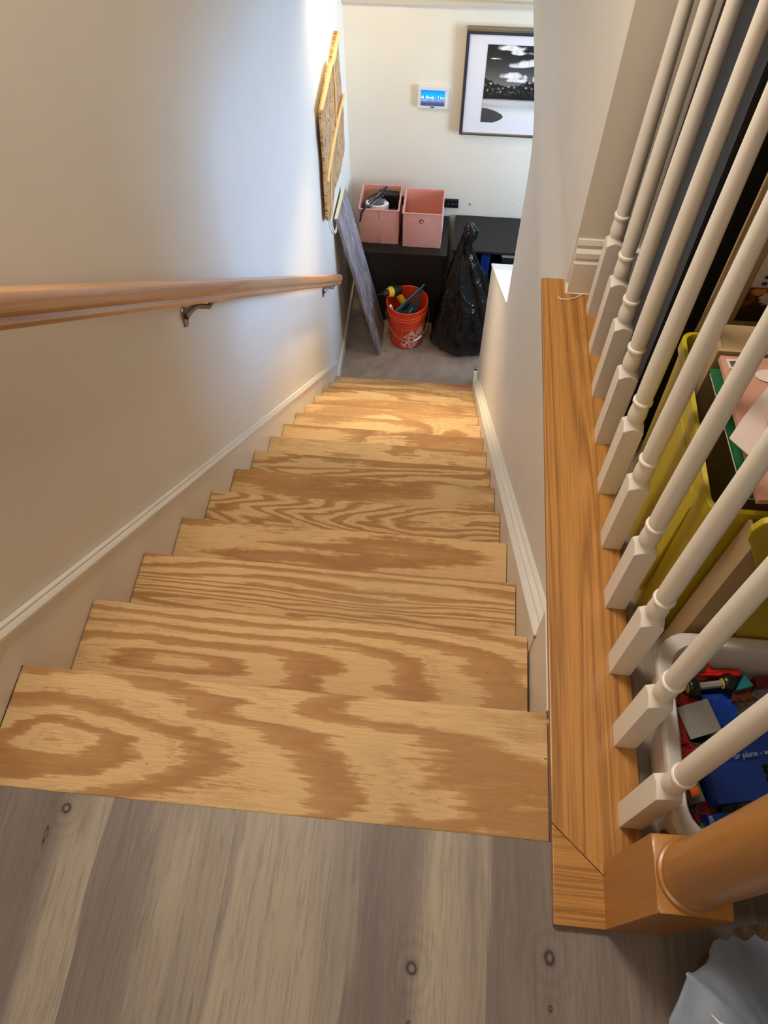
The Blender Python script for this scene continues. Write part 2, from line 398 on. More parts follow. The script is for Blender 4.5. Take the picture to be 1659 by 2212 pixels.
# level baseboards of the lower room
bm = nb(); box(bm, (XL, 3.15, FZ), (0.003, YB, FZ+0.085)); box(bm, (XL, YB-0.013, FZ), (XE, YB, FZ+0.085))
struct('baseboard_back', bm, m_trim, bevel=0.003)
bm = nb(); box(bm, (0.93, 3.02, FZ), (XR+0.002, 3.27, FZ+0.13)); box(bm, (0.93, 3.25, FZ), (1.09, 3.27, FZ+0.13))
struct('baseboard_kneewall', bm, m_trim, bevel=0.003)
# stepped baseboard at the end wall of the landing
bm = nb()
sweep(bm, [(0, 0), (0.017, 0), (0.017, 0.085), (0.012, 0.092), (0.015, 0.100), (0.014, 0.112), (0.006, 0.120), (0.008, 0.130), (0.004, 0.142), (0, 0.142)],
      (0.984, 1.045, 0.016), (1.075, 1.045, 0.016), (0, -1, 0), (0, 0, 1))
box(bm, (1.075, 1.03, 0.0), (3.2, 1.045, 0.14))
struct('baseboard_landing', bm, m_trim, smooth=True, angle=20)

# ------------------------------------------------------------------ staircase
stairs = thing('staircase', 'flight of bare plywood stair treads running down between the two walls', 'stairs', (0, 0, 0))
TP = {  # K, sx, sy, centre, weight, knots, tone
 0: dict(K=2.6, sx=1.9, sy=8, centre=(0.09, -0.11, 1.0, 2.6), cw=5.0, sat=2.6),
 1: dict(K=1.6, sx=1.2, sy=7, centre=(0.22, -0.12, 1.0, 6.5), cw=5.5, box4=True),
 2: dict(K=7.0, sx=0.9, sy=9, centre=(0.55, -0.16, 0.7, 9.0), cw=6.0),
 3: dict(K=2.4, sx=1.2, sy=7, centre=(0.65, -0.05, 1.0, 3.5), cw=1.5),
 4: dict(K=7.0, sx=1.5, sy=7, centre=(0.95, -0.05, 1.0, 5.0), cw=9.0),
 5: dict(K=2.4, sx=1.6, sy=6), 6: dict(K=8.0, sx=1.2, sy=8, knots=((0.69, -0.135, 0.006, True),)),
 7: dict(K=3.6, sx=2.0, sy=7), 8: dict(K=2.0, sx=1.6, sy=7, knots=((0.45, -0.10, 0.011, True),)),
 9: dict(K=2.2, sx=1.5, sy=7, knots=((0.78, -0.10, 0.02, False),)), 10: dict(K=2.2, sx=1.6, sy=7, knots=((0.43, -0.10, 0.02, False),)),
 11: dict(K=2.2, sx=1.6, sy=7), 12: dict(K=3.2, sx=1.2, sy=8), 13: dict(K=3.0, sx=1.3, sy=8), 14: dict(K=2.4, sx=1.3, sy=8, pink=True)}
m_riser = plywood('plywood_riser', 40.0, 3.0)
for i in range(15):
    y1 = i*RUN; z1 = -i*RISE
    y0 = y1-RUN-0.012 if i else -0.205
    xg0, xg1 = (0.0015, 0.9185) if i else (0.001, 0.9235)
    m = plywood('plywood_tread_%d' % i, 2.3+i*1.37, **TP[i])
    bm = bx((xg0, y0, z1-0.019), (xg1, y1, z1))
    obj('tread', bm, m, stairs, loc=(0, y1, z1), bevel=0.0025)
    bm = bx((0.002, y1-0.032, z1-RISE), (0.918, y1-0.014, z1-0.019))
    obj('riser', bm, m_riser, stairs, loc=(0, y1, z1-RISE))
bm = nb(); prism(bm, [(0.004, -0.19, -0.03), (0.004, 3.0, -0.03-SL*3.0-0.12), (0.004, 3.0, FZ), (0.004, 2.7, FZ), (0.004, -0.19, -0.6)], (0.912, 0, 0))
obj('carriage', bm, plain('carriage_wood', (60, 44, 30), 0.8), stairs)

# ------------------------------------------------------------------ oak landing border
m_oakY = oak('oak_board', 'Y', (194, 138, 68), (128, 80, 32), 0.42, 3.0, 10, 1.0)
m_oakX = oak('oak_board_cross', 'X', (194, 138, 68), (128, 80, 32), 0.42, 6.0, 12, 1.0)
bd = thing('oak_border', 'golden oak border boards with a mitred corner along the stair opening', 'trim board', (0.925, 0, 0))
bm = nb(); prism(bm, [(0.925, -0.1785, 0.0), (0.925, 1.077, 0.0), (0.985, 1.077, 0.0), (0.985, 1.046, 0.0), (1.0655, 1.046, 0.0), (1.0655, -0.236, 0.0), (1.002, -0.2475, 0.0)][::1], (0, 0, 0.0155))
obj('long_board', bm, m_oakY, bd, bevel=0.0018)
bm = nb(); prism(bm, [(0.925, -0.1795, 0.0), (1.002, -0.2485, 0.0), (1.002, -0.320, 0.0), (0.925, -0.320, 0.0)], (0, 0, 0.0155))
obj('short_board', bm, m_oakX, bd, bevel=0.0018)
bm = nb(); tube(bm, [(0.962, 1.011, 0.0175), (0.968, 1.003, 0.0175), (0.985, 1.002, 0.018), (1.005, 1.010, 0.018), (1.025, 1.026, 0.018)], [0.0008, 0.0014, 0.0015, 0.0013, 0.001], 6)
solo('caulk_strip', bm, m_trim, 'thin curl of peeled white caulk lying on the oak border', 'caulk strip', (0.97, 1.01, 0.0165), smooth=True)

# ------------------------------------------------------------------ railing
rail = thing('stair_railing', 'white turned balusters with an oak newel post along the stair opening', 'railing', (1.046, 0, 0.0155))
def sqlathe(bm, c, half, prof, seg=64):
    """square shaft cut by a turned profile: (R, z)"""
    def rf(t, R, z):
        s = half/max(abs(math.cos(t)), abs(math.sin(t)))
        return min(s, R)
    lathe(bm, prof, c, seg, rfun=rf)
bp = [(1, 0), (1, 0.1935)]
for k in range(23):
    t = k/22; bp.append((0.0140+0.0114*(1-t)**1.7, 0.194+0.0180*t))
bp += [(0.0138, 0.2125), (0.0148, 0.2145), (0.0158, 0.220), (0.0160, 0.2265), (0.0156, 0.236), (0.0147, 0.246), (0.0138, 0.2540), (0.0136, 0.2562), (0.0156, 0.2566), (0.0168, 0.2585), (0.0172, 0.2612), (0.0168, 0.2640), (0.0156, 0.2658), (0.0141, 0.2663), (0.0143, 0.272), (0.0148, 0.29), (0.0148, 0.33), (0.0144, 0.40), (0.0134, 0.52), (0.0116, 0.68), (0.0104, 0.85), (0.0104, 0.90)]
for k in range(10):
    bm = nb(); y = -0.1583+0.1255*k
    sqlathe(bm, (1.0465, y, 0.0155), 0.0178, [(r, z) for r, z in bp])
    obj('baluster', bm, m_post, rail, loc=(1.0465, y, 0.0155), smooth=True, angle=15)
m_newel = oak('newel_oak', 'Z', (178, 120, 52), (152, 98, 40), 0.33, 2.0, 4, 0.7)
bp = [(1, 0), (1, 0.266)]
for k in range(12):
    t = k/11; bp.append((0.0630-0.0195*t, 0.267+0.006*t**0.7))
bp += [(0.0432, 0.2745), (0.0436, 0.2775), (0.0428, 0.2805), (0.0395, 0.2820), (0.0385, 0.2835), (0.0390, 0.2850), (0.0408, 0.2865), (0.0410, 0.290), (0.0400, 0.296), (0.0385, 0.305), (0.0380, 0.33), (0.0380, 0.55), (0.036, 0.8), (0.035, 0.90)]
bm = nb(); sqlathe(bm, (1.0455, -0.2745, 0.0), 0.0445, bp, 96)
nw = obj('newel_post', bm, m_newel, rail, loc=(1.0455, -0.2745, 0.0), smooth=True, angle=18); nw['label'] = 'golden oak newel post'
bm = nb(); sweep(bm, [(-0.03, 0.0), (0.03, 0.0), (0.032, 0.02), (0.026, 0.045), (0.01, 0.055), (-0.01, 0.055), (-0.026, 0.045), (-0.032, 0.02)], (1.0465, -0.23, 0.915), (1.0465, 1.044, 0.915), (1, 0, 0), (0, 0, 1))
tr = obj('top_rail', bm, m_newel, rail, smooth=True, angle=30); tr['label'] = 'oak top rail'

# ------------------------------------------------------------------ handrail on the left wall
hr = thing('wall_handrail', 'light oak handrail on brackets along the left wall', 'handrail', (0, 1.0, -0.1))
m_hand = oak('handrail_oak', 'Y', (206, 158, 112), (164, 112, 72), 0.35, 9.0, 6, 0.8, tilt=math.atan(2.431/2.9))
d = Vector((0, 2.9, -2.431)).normalized(); upv = Vector((0, 2.431, 2.9)).normalized()
e0 = Vector((0.065, 0.361, 0.544)); e1 = e0 + (Vector((0.065, 3.235, -1.866))-e0)
st = e0 - d*1.6
hp = [(s_, u_-0.020) for s_, u_ in [(0.0, 0.0), (-0.004, 0.012), (-0.016, 0.018), (-0.034, 0.018), (-0.046, 0.010), (-0.050, -0.004), (-0.046, -0.016), (-0.040, -0.022), (-0.042, -0.034), (-0.040, -0.042), (-0.010, -0.042), (-0.006, -0.034), (-0.009, -0.024), (-0.002, -0.016)]]
bm = nb(); sweep(bm, hp, st, e1, (1, 0, 0), upv)
obj('rail', bm, m_hand, hr, smooth=True, angle=28)
m_nick = plain('brushed_nickel', (150, 142, 132), 0.38, 0.9)
def bracket(yc):
    rz = lambda y: e0.z+(y-e0.y)*(-2.431/2.9)-0.082     # underside of the rail
    base = Vector((XL, yc, rz(yc)-0.052))
    bm = nb(); prism(bm, [(XL, base.y+a_, base.z+b_) for a_, b_ in rrect(-0.013, 0.013, -0.034, 0.03, 0.012)], (0.006, 0, 0))
    br_ = obj('bracket', bm, m_nick, hr, smooth=True, angle=35, bevel=0.001); br_['label'] = 'brushed nickel bracket'
    yt = yc+0.085
    bm = nb(); tube(bm, [base+Vector((0.004, 0, 0.004)), base+Vector((0.014, 0.018, 0.006)), base+Vector((0.026, 0.045, 0.0)), Vector((0.038, yt-0.012, rz(yt)-0.008)), Vector((0.042, yt, rz(yt)-0.002))], [0.015, 0.011, 0.008, 0.007, 0.009], 12)
    obj('arm', bm, m_nick, br_, smooth=True)
    bm = nb(); top = Vector((0.042, yt, rz(yt)))
    box(bm, (0.030, yt-0.024, top.z-0.002), (0.054, yt+0.024, top.z+0.002), rot=Matrix.Rotation(-math.atan(2.431/2.9), 3, 'X'), piv=top)
    obj('saddle', bm, m_nick, br_)
bracket(1.075); bracket(2.95); bracket(-0.4)

# ------------------------------------------------------------------ carved wooden wall art
a = N('carved_wood', 0.55, 0.3); v = a.obj()
g1 = a.noise(a.mapv(v, (1, 16, 7)), 1.15, 4, 0.65, 2.8); g2 = a.noise(a.mapv(v, (1, 75, 38)), 1.0, 3, 0.7, 1.2)
c = a.ramp(g1, [(0.34, lin(120, 80, 50)), (0.43, lin(196, 148, 98)), (0.53, lin(236, 194, 142)), (0.60, lin(150, 104, 66)), (0.68, lin(232, 188, 134))])
c = a.mix(a.math('MULTIPLY', a.math('SUBTRACT', g2, 0.56, clamp=True), 7, clamp=True), c, lin(84, 54, 34)); a.base(c); a.bump(g1, 1.0, 0.025); m_carv = a.m
m_cane = plain('smooth_branch', (232, 192, 130), 0.45, scale=12)
m_cdark = plain('carved_edge', (150, 100, 58), 0.6)
art = thing('wooden_wall_art', 'tall carved wooden wall art of overlapping natural slabs on the left wall near the corner', 'wall art', (XL, 3.55, -1.15))
def slab(name, pts, x0, x1, jig=0.006):
    pp = []
    for i, (y, z) in enumerate(pts):
        y2, z2 = pts[(i+1) % len(pts)]
        n = max(1, int(math.hypot(y2-y, z2-z)/0.03))
        for k in range(n):
            t = k/n; j = jig if k else 0
            pp.append((x0, y+(y2-y)*t+random.uniform(-j, j), z+(z2-z)*t+random.uniform(-j, j)))
    bm = nb(); prism(bm, pp, (x1-x0, 0, 0))
    return obj(name, bm, m_carv, art, bevel=0.002)
slab('back_slab', [(3.60, -0.86), (3.86, -0.805), (3.91, -0.80), (3.91, -0.84), (3.93, -1.06), (3.95, -1.17), (3.975, -1.30), (3.95, -1.42), (3.93, -1.50), (3.74, -1.515), (3.48, -1.47), (3.30, -1.42), (3.42, -1.10)], XL, 0.008)
slab('front_slab', [(3.17, -0.815), (3.36, -0.795), (3.50, -0.785), (3.60, -0.80), (3.62, -0.90), (3.57, -1.05), (3.50, -1.25), (3.40, -1.43), (3.28, -1.482), (3.20, -1.462), (3.13, -1.40), (3.15, -1.25), (3.175, -1.09)], 0.006, 0.020)
for nm, pts, r in (('branch', [(0.022, 3.165, -0.815), (0.024, 3.36, -0.798), (0.024, 3.50, -0.785), (0.022, 3.58, -0.80)], [0.009, 0.010, 0.010, 0.007]),
                   ('branch', [(0.022, 3.60, -0.81), (0.022, 3.62, -0.95), (0.022, 3.58, -1.15)], [0.007, 0.006, 0.004]),
                   ('branch', [(0.018, 3.945, -1.165), (0.020, 3.74, -1.158), (0.024, 3.53, -1.148), (0.025, 3.35, -1.165), (0.024, 3.25, -1.19), (0.024, 3.185, -1.215)], [0.007, 0.009, 0.010, 0.010, 0.010, 0.009]),
                   ('branch', [(0.022, 3.225, -1.45), (0.024, 3.25, -1.35), (0.024, 3.34, -1.20)], [0.006, 0.007, 0.006]),
                   ('branch', [(0.012, 3.61, -0.85), (0.014, 3.76, -0.82), (0.014, 3.90, -0.805)], [0.010, 0.011, 0.007])):
    bm = nb(); tube(bm, pts, r, 10); obj(nm, bm, m_cane, art, smooth=True)

# ------------------------------------------------------------------ back wall: picture, control panel, strip, anchors
def vgrid(bm, x0, x1, z0, z1, y, nx, nz, f):
    cl = bm.loops.layers.float_color.new('Col')
    vs = [[bm.verts.new((x0+(x1-x0)*i/nx, y, z0+(z1-z0)*j/nz)) for j in range(nz+1)] for i in range(nx+1)]
    for i in range(nx):
        for j in range(nz):
            fc = bm.faces.new((vs[i][j], vs[i+1][j], vs[i+1][j+1], vs[i][j+1]))
            for l, (p, q) in zip(fc.loops, ((i, j), (i+1, j), (i+1, j+1), (i, j+1))):
                cc = f(p/nx, q/nz); l[cl] = (*cc, 1)
from mathutils import noise as mn
def fbm(x, y, s, seed=0, o=5):
    return mn.fractal(Vector((x*s, y*s, seed)), 1.0, 2.0, o)
def photo(u, v):
    # u 0..1.6 (wider than tall), v 0 bottom .. 1 top
    W_ = 1.5; x = u*W_
    def cloud(cx, cy, rx, ry):
        dx, dy = (x-cx)/rx, (v-cy)/ry
        if dy < 0: dy *= 2.0
        return 1-(dx*dx+dy*dy)+0.9*fbm(x, v, 9, 3)
    g = 0.028
    if v > 0.32+0.0:
        sky = 0.012+0.16*max(0, 1-(v-0.5)/0.45)**2
        g = sky
        cl = max(cloud(0.30, 0.955, 0.22, 0.05), cloud(0.40, 0.905, 0.16, 0.04), cloud(0.46, 0.755, 0.16, 0.06), cloud(0.62, 0.775, 0.2, 0.07), cloud(0.33, 0.615, 0.18, 0.06), cloud(0.75, 0.60, 0.16, 0.08), cloud(0.40, 0.565, 0.14, 0.04), cloud(0.12, 0.83, 0.06, 0.012), cloud(1.1, 0.72, 0.3, 0.1))
        if cl > 0: g = sky+(0.86-sky)*min(1, cl*1.7)*(0.75+0.25*min(1, max(0, fbm(x, v, 14, 9)+0.6)))
        tree = 0.49+0.035*fbm(x, v, 12, 5)+0.06*math.exp(-((x-0.62)/0.2)**2)+0.11*math.exp(-((x+0.02)/0.16)**2)
        if v < tree:
            g = 0.010+0.9*max(0, fbm(x, v, 30, 2)-0.20)*ss(0.36, 0.46, v)
    else:
        g = 0.42+0.35*ss(0.32, 0.1, v)+0.25*fbm(x*0.5+v*1.2, v*4, 3, 8)*ss(0.12, 0.3, v)
        g = max(0.1, min(0.85, g))
        if v > 0.30: g *= 0.6
        ex = max(0, x)/0.29; ey = abs(v-0.085)/0.115
        if ex**1.5+ey**1.7 < 1: g = 0.05+0.04*abs(fbm(x, v, 40, 4))
    return (g, g, g*1.02)
def vcmat(name, rough=0.4, emit=0.0, coat=0.0):
    a = N(name, rough, 0.5); at = a.n('ShaderNodeAttribute', attribute_name='Col')
    a.t.links.new(at.outputs['Color'], a.b.inputs['Base Color'])
    if emit:
        a.t.links.new(at.outputs['Color'], a.b.inputs['Emission Color']); a.b.inputs['Emission Strength'].default_value = emit
        a.b.inputs['Base Color'].default_value = (0, 0, 0, 1)
    a.b.inputs['Coat Weight'].default_value = coat; a.b.inputs['Coat Roughness'].default_value = 0.05
    return a.m
pic = thing('framed_picture', 'black and white landscape photograph in a thin silver frame on the back wall', 'picture', (1.05, YB, -1.52))
YF = YB-0.03
m_frame = plain('frame_metal', (150, 142, 124), 0.3, 0.9); m_fdark = plain('frame_inside', (46, 48, 56), 0.4)
x0, x1, z0, z1 = 0.700, 1.62, -1.535, -0.905
bm = nb(); w = 0.013
for q in ((x0, x1, z0, z0+w), (x0, x1, z1-w, z1), (x0, x0+w*0.3, z0+w, z1-w), (x1-w*0.3, x1, z0+w, z1-w)):
    box(bm, (q[0], YF-0.010, q[2]), (q[1], YB, q[3]))
obj('frame', bm, m_frame, pic, bevel=0.0015)
bm = nb(); w2 = 0.016
for q in ((x0+w*0.3, x1-w*0.3, z1-w-w2, z1-w), (x0+w*0.3, x0+w*0.3+w2, z0+w, z1-w-w2)):
    box(bm, (q[0], YF-0.010, q[2]), (q[1], YB-0.004, q[3]))
obj('frame_rebate', bm, m_fdark, pic)
obj('mat_board', bx((x0+0.01, YF+0.002, z0+w), (x1-0.01, YF+0.006, z1-w)), plain('mat_card', (226, 224, 232), 0.7, mott=0.02), pic)
bm = nb(); vgrid(bm, 0.828, 0.828+0.69, -1.452, -0.990, YF+0.0005, 240, 160, photo)
obj('print', bm, vcmat('photo_print', 0.35, coat=0.15), pic)

tp = thing('wall_control_panel', 'small white wall panel with a glowing blue city screen on the back wall', 'control panel', (0.52, YB, -1.31))
x0, x1, z0, z1 = 0.432, 0.618, -1.385, -1.252
bm = nb(); prism(bm, [(x, YB-0.022, z) for x, z in rrect(x0, x1, z0, z1, 0.008)], (0, 0.022, 0))
obj('housing', bm, plain('white_plastic', (222, 222, 222), 0.35, mott=0.02), tp, bevel=0.0015)
def city(u, v):
    s = (0.0, 0.10+0.16*v, 0.75)
    if v > 0.45:
        t = (v-0.45)/0.55; s = (0.0, 0.42-0.30*t, 0.95)
    h = 0.10+0.13*abs(mn.noise(Vector((u*17, 2, 0))))*2
    col = mn.noise(Vector((round(u*34)*7.7, 1.3, 0)))
    if 0 < v-0.47 < h*(0.5+abs(col)): s = (0.25+0.6*max(0, col), 0.55+0.4*max(0, col), 1.0) if col > -0.1 else (0.0, 0.08, 0.45)
    if 0.70 < u < 0.725 and 0.47 < v < 0.84: s = (0, 0.10, 0.5)
    if v <= 0.47:
        d = 0.47-v; f = max(0, 1-d/0.3); s = tuple(p*(0.12+0.6*f*(0.6+abs(col))) for p in (0.25+0.5*max(0, col)*f, 0.45, 1.0))
    if 0.455 < v < 0.475: s = (0.0, 0.05, 0.25)
    return s
bm = nb(); vgrid(bm, 0.451, 0.597, -1.368, -1.272, YB-0.0235, 110, 70, city)
obj('screen', bm, vcmat('lit_screen', 0.2, emit=1.1), tp)
obj('logo_mark', bx((0.512, YB-0.0236, -1.3795), (0.536, YB-0.021, -1.3735)), plain('dark_mark', (60, 60, 70)), tp)
bm = nb(); lathe(bm, [(0.003, 0), (0.003, 0.002)], (0, 0, 0), 16)
bmesh.ops.rotate(bm, verts=bm.verts, cent=(0, 0, 0), matrix=Matrix.Rotation(PI/2, 3, 'X')); bmesh.ops.translate(bm, verts=bm.verts, vec=(0.608, YB-0.0215, -1.318))
e = N('green_led', 0.3); e.base((0.5, 0.9, 0.5)); e.b.inputs['Emission Color'].default_value = (0.8, 1.0, 0.75, 1); e.b.inputs['Emission Strength'].default_value = 1.5
obj('indicator', bm, e.m, tp)

ms = thing('mounting_strip', 'black metal mounting strip screwed to the back wall behind the pink bins', 'wall bracket', (0.55, YB, -2.04))
obj('strip', bx((0.33, YB-0.018, -2.085), (0.735, YB, -2.025)), plain('black_metal', (34, 34, 38), 0.4, 0.4), ms, bevel=0.002)
for xx in (0.66, 0.69, 0.715):
    obj('slot', bx((xx, YB-0.0195, -2.06), (xx+0.012, YB-0.017, -2.048)), plain('slot_metal', (110, 108, 100), 0.4, 0.5), ms)
for xx, zz, r, lb in ((0.815, -2.062, 0.010, 'torn drywall hole with a white anchor in the back wall'), (1.112, -2.047, 0.0035, 'tiny screw hole in the back wall above the right black cabinet')):
    bm = nb(); vs = lathe(bm, [(r, 0), (r*0.9, 0.003), (r*0.5, 0.003), (r*0.45, 0.0012)], (0, 0, 0), 14, rfun=lambda t, R, z: R*(1+0.15*math.sin(5*t)))
    bmesh.ops.rotate(bm, verts=bm.verts, cent=(0, 0, 0), matrix=Matrix.Rotation(PI/2, 3, 'X')); bmesh.ops.translate(bm, verts=bm.verts, vec=(xx, YB+0.0008, zz))
    for f in bm.faces: f.material_index = 0 if f.calc_center_median().y < YB-0.001 and (f.calc_center_median()-Vector((xx, YB, zz))).length > r*0.5 else 1
    solo('wall_anchor', bm, [plain('plaster_chip', (235, 232, 226)), plain('dark_hole', (38, 36, 36))], lb, 'wall anchor', (xx, YB, zz))

# ------------------------------------------------------------------ black cabinets
m_blk = plain('black_laminate', (25, 24, 24), 0.5, mott=0.2, scale=60)
CT = -2.141
c1_ = thing('black_cabinet', 'low black cabinet under the two pink bins', 'cabinet', (0.39, 4.0, FZ))
obj('top', bx((0.095, 3.795, CT-0.020), (0.683, 4.215, CT)), m_blk, c1_, bevel=0.0015)
bm = nb(); box(bm, (0.105, 3.83, FZ), (0.123, 4.21, CT-0.02)); box(bm, (0.655, 3.83, FZ), (0.673, 4.21, CT-0.02)); box(bm, (0.123, 4.195, FZ), (0.655, 4.21, CT-0.02)); box(bm, (0.123, 3.83, FZ), (0.655, 4.195, FZ+0.05))
obj('body', bm, m_blk, c1_)
obj('door', bx((0.107, 3.808, FZ+0.03), (0.671, 3.828, CT-0.032)), m_blk, c1_, bevel=0.0015)
c2_ = thing('black_cabinet', 'open-fronted black cabinet on the right, behind the rubbish bag', 'cabinet', (1.02, 4.0, FZ))
obj('top', bx((0.722, 3.86, CT-0.018), (1.33, 4.235, CT)), m_blk, c2_, bevel=0.0015)
bm = nb(); box(bm, (0.726, 3.87, FZ), (0.744, 4.23, CT-0.018)); box(bm, (1.31, 3.87, FZ), (1.328, 4.23, CT-0.018)); box(bm, (0.744, 4.215, FZ), (1.31, 4.23, CT-0.018))
obj('body', bm, m_blk, c2_)
obj('shelf', bx((0.744, 3.88, CT-0.30), (1.31, 4.215, CT-0.282)), m_blk, c2_)
obj('base', bx((0.744, 3.88, FZ), (1.31, 4.215, FZ+0.06)), m_blk, c2_)
m_bluebox = plain('blue_card', (24, 48, 130), 0.4)
for xx, w_, lb in ((0.75, 0.05, 'dark blue box in the open black cabinet, left of the bag neck'), (0.92, 0.06, 'dark blue box in the open black cabinet, right of the bag neck')):
    solo('blue_box', bx((xx, 3.89, CT-0.281), (xx+w_, 4.1, CT-0.05)), m_bluebox, lb, 'box', (xx+w_/2, 4, CT-0.281), bevel=0.002)
bm = nb(); box(bm, (1.06, 3.89, CT-0.281), (1.20, 4.1, CT-0.06)); 
solo('dark_box', bm, m_blk, 'black box on the cabinet shelf with a white device on top', 'box', (1.13, 4, CT-0.281), bevel=0.002)
bm = nb(); prism(bm, [(x, y, CT-0.06) for x, y in rrect(1.052, 1.2, 3.885, 3.96, 0.012)], (0, 0, 0.022))
solo('white_device', bm, plain('pale_plastic', (176, 178, 196), 0.4), 'pale flat device lying in the open black cabinet', 'device', (1.1, 3.92, CT-0.06), bevel=0.004)

# ------------------------------------------------------------------ pink fabric bins
a = N('pink_fabric', 0.9, 0.15); v = a.obj()
w1_ = a.noise(v, 380, 2); c = a.mix(w1_, lin(222, 170, 162), lin(200, 142, 136)); c = a.mix(a.math('MULTIPLY', a.noise(v, 14, 3), 0.35), c, lin(180, 124, 118))
a.base(c); a.bump(a.noise(v, 40, 3), 0.25, 0.004); m_pink = a.m
m_pinkrim = plain('pink_binding', (220, 156, 152), 0.85)
m_pinkin = plain('pink_lining', (224, 158, 140), 0.9, scale=60)
def fabric_bin(x0, x1, y0, y1, label, back):
    b = thing('fabric_bin', label, 'storage bin', ((x0+x1)/2, (y0+y1)/2, CT), 'pink fabric bins on the left black cabinet')
    H = 0.262; t = 0.006
    bm = nb()
    n = 9
    def wall_pts(p0, p1):
        return [(p0[0]+(p1[0]-p0[0])*k/n, p0[1]+(p1[1]-p0[1])*k/n) for k in range(n)]
    cs = [(x0, y0), (x1, y0), (x1, y1), (x0, y1)]
    loop = sum((wall_pts(cs[i], cs[(i+1) % 4]) for i in range(4)), [])
    cx, cy = (x0+x1)/2, (y0+y1)/2
    levels = [0, .01, .06, .12, .18, .24, H]
    def ring(z, inset):
        out = []
        for i, (x, y) in enumerate(loop):
            k = i % n; m = math.sin(PI*k/n)
            bul = -0.006*m*math.sin(PI*z/H) + 0.0015*math.sin(i*2.1+z*30)
            dx, dy = x-cx, y-cy; side = i//n
            nx, ny = ((0, -1), (1, 0), (0, 1), (-1, 0))[side]
            s = 1-inset/((x1-x0)/2)
            out.append(bm.verts.new((cx+dx*s+nx*bul*(-1), cy+dy*s+ny*bul*(-1), CT+0.001+z)))
        return out
    outer = [ring(z, 0) for z in levels]; inner = [ring(z, t) for z in levels[1:]]
    def quad(A, B, mi=0):
        L = len(A)
        for k in range(L): bm.faces.new((A[k], A[(k+1) % L], B[(k+1) % L], B[k])).material_index = mi
    for A, B in zip(outer, outer[1:]): quad(A, B)
    for A, B in zip(inner, inner[1:]): quad(B, A, 1)
    quad(outer[-1], inner[-1]); bm.faces.new(outer[0][::-1]); bm.faces.new(inner[0]).material_index = 1
    obj('body', bm, [m_pink, m_pinkin], b, smooth=True, angle=40)
    bm = nb(); pts = [(x0, y0), (x1, y0), (x1, y1), (x0, y1), (x0, y0)]
    for (p, q) in zip(pts, pts[1:]): tube(bm, [(p[0], p[1], CT+H), (q[0], q[1], CT+H)], 0.0045, 8)
    obj('rim', bm, m_pinkrim, b, smooth=True)
    if back:
        obj('seam', bx(((x0+x1)/2-0.0015, y0-0.004, CT+0.004), ((x0+x1)/2+0.0015, y0+0.006, CT+H-0.006)), plain('seam_thread', (150, 86, 84)), b)
    else:
        bm = nb(); lathe(bm, [(0.017, 0), (0.0165, 0.003), (0.012, 0.004), (0.010, 0.001)], (0, 0, 0), 24)
        bmesh.ops.rotate(bm, verts=bm.verts, cent=(0, 0, 0), matrix=Matrix.Rotation(PI/2, 3, 'X')); bmesh.ops.translate(bm, verts=bm.verts, vec=((x0+x1)/2-0.005, y0-0.0005, CT+0.205))
        g = obj('grommet', bm, plain('dark_grommet', (70, 44, 44), 0.35, 0.5), b, smooth=True)
        bm = nb(); lathe(bm, [(0.0095, 0), (0.0095, 0.0015)], (0, 0, 0), 20)
        bmesh.ops.rotate(bm, verts=bm.verts, cent=(0, 0, 0), matrix=Matrix.Rotation(PI/2, 3, 'X')); bmesh.ops.translate(bm, verts=bm.verts, vec=((x0+x1)/2-0.005, y0-0.0005, CT+0.205))
        obj('hole', bm, plain('grommet_hole', (150, 70, 56)), g)
    return b
fabric_bin(0.088, 0.349, 3.885, 4.150, 'pink fabric bin full of black and white gear on the black cabinet', True)
fabric_bin(0.379, 0.636, 3.868, 4.130, 'empty pink fabric bin with a round grommet, right of the full one', False)
# contents of the left bin
m_black = plain('black_plastic', (26, 26, 30), 0.3); m_navy = plain('navy_fabric', (30, 32, 56), 0.7, scale=40); m_white = plain('glossy_white', (238, 238, 240), 0.25, mott=0.02)
def rbox(c, s, rx=0, ry=0, rz=0, bm=None):
    bm = bm or nb(); R = Matrix.Rotation(rad(rz), 3, 'Z') @ Matrix.Rotation(rad(ry), 3, 'Y') @ Matrix.Rotation(rad(rx), 3, 'X')
    box(bm, tuple(c[i]-s[i]/2 for i in range(3)), tuple(c[i]+s[i]/2 for i in range(3)), rot=R, piv=c); return bm
solo('navy_box', rbox((0.282, 3.985, -2.045), (0.085, 0.15, 0.11), 6, -4, 6), m_navy, 'dark navy case in the right side of the full pink bin', 'case', (0.285, 4, -2.12), bevel=0.006)
solo('black_case', rbox((0.262, 4.095, -1.945), (0.14, 0.065, 0.10), -8, 6, 4), m_black, 'bulky black case at the back of the full pink bin', 'case', (0.25, 4.08, -2.0), bevel=0.012)
hs = thing('white_headset', 'white plastic visor-shaped gadget lying at the front of the full pink bin', 'gadget', (0.2, 3.96, -2.0))
bm = nb()
for s in range(13):
    pass
arc = [(0.195+0.078*math.cos(rad(180+180*k/12)), 3.985+0.052*math.sin(rad(180+180*k/12))) for k in range(13)]
inn = [(0.195+0.062*math.cos(rad(180+180*k/12)), 3.985+0.042*math.sin(rad(180+180*k/12))) for k in range(13)]
prism(bm, [(x, y, -1.965) for x, y in arc+inn[::-1]], (0.004, 0.0, 0.075))
obj('visor', bm, m_white, hs, smooth=True, angle=35)
bm = nb(); prism(bm, [(0.128, 3.93, -1.935), (0.160, 3.925, -1.93), (0.148, 3.99, -1.90), (0.124, 4.01, -1.895)], (0, 0, 0.006))
obj('flap', bm, m_white, hs); 
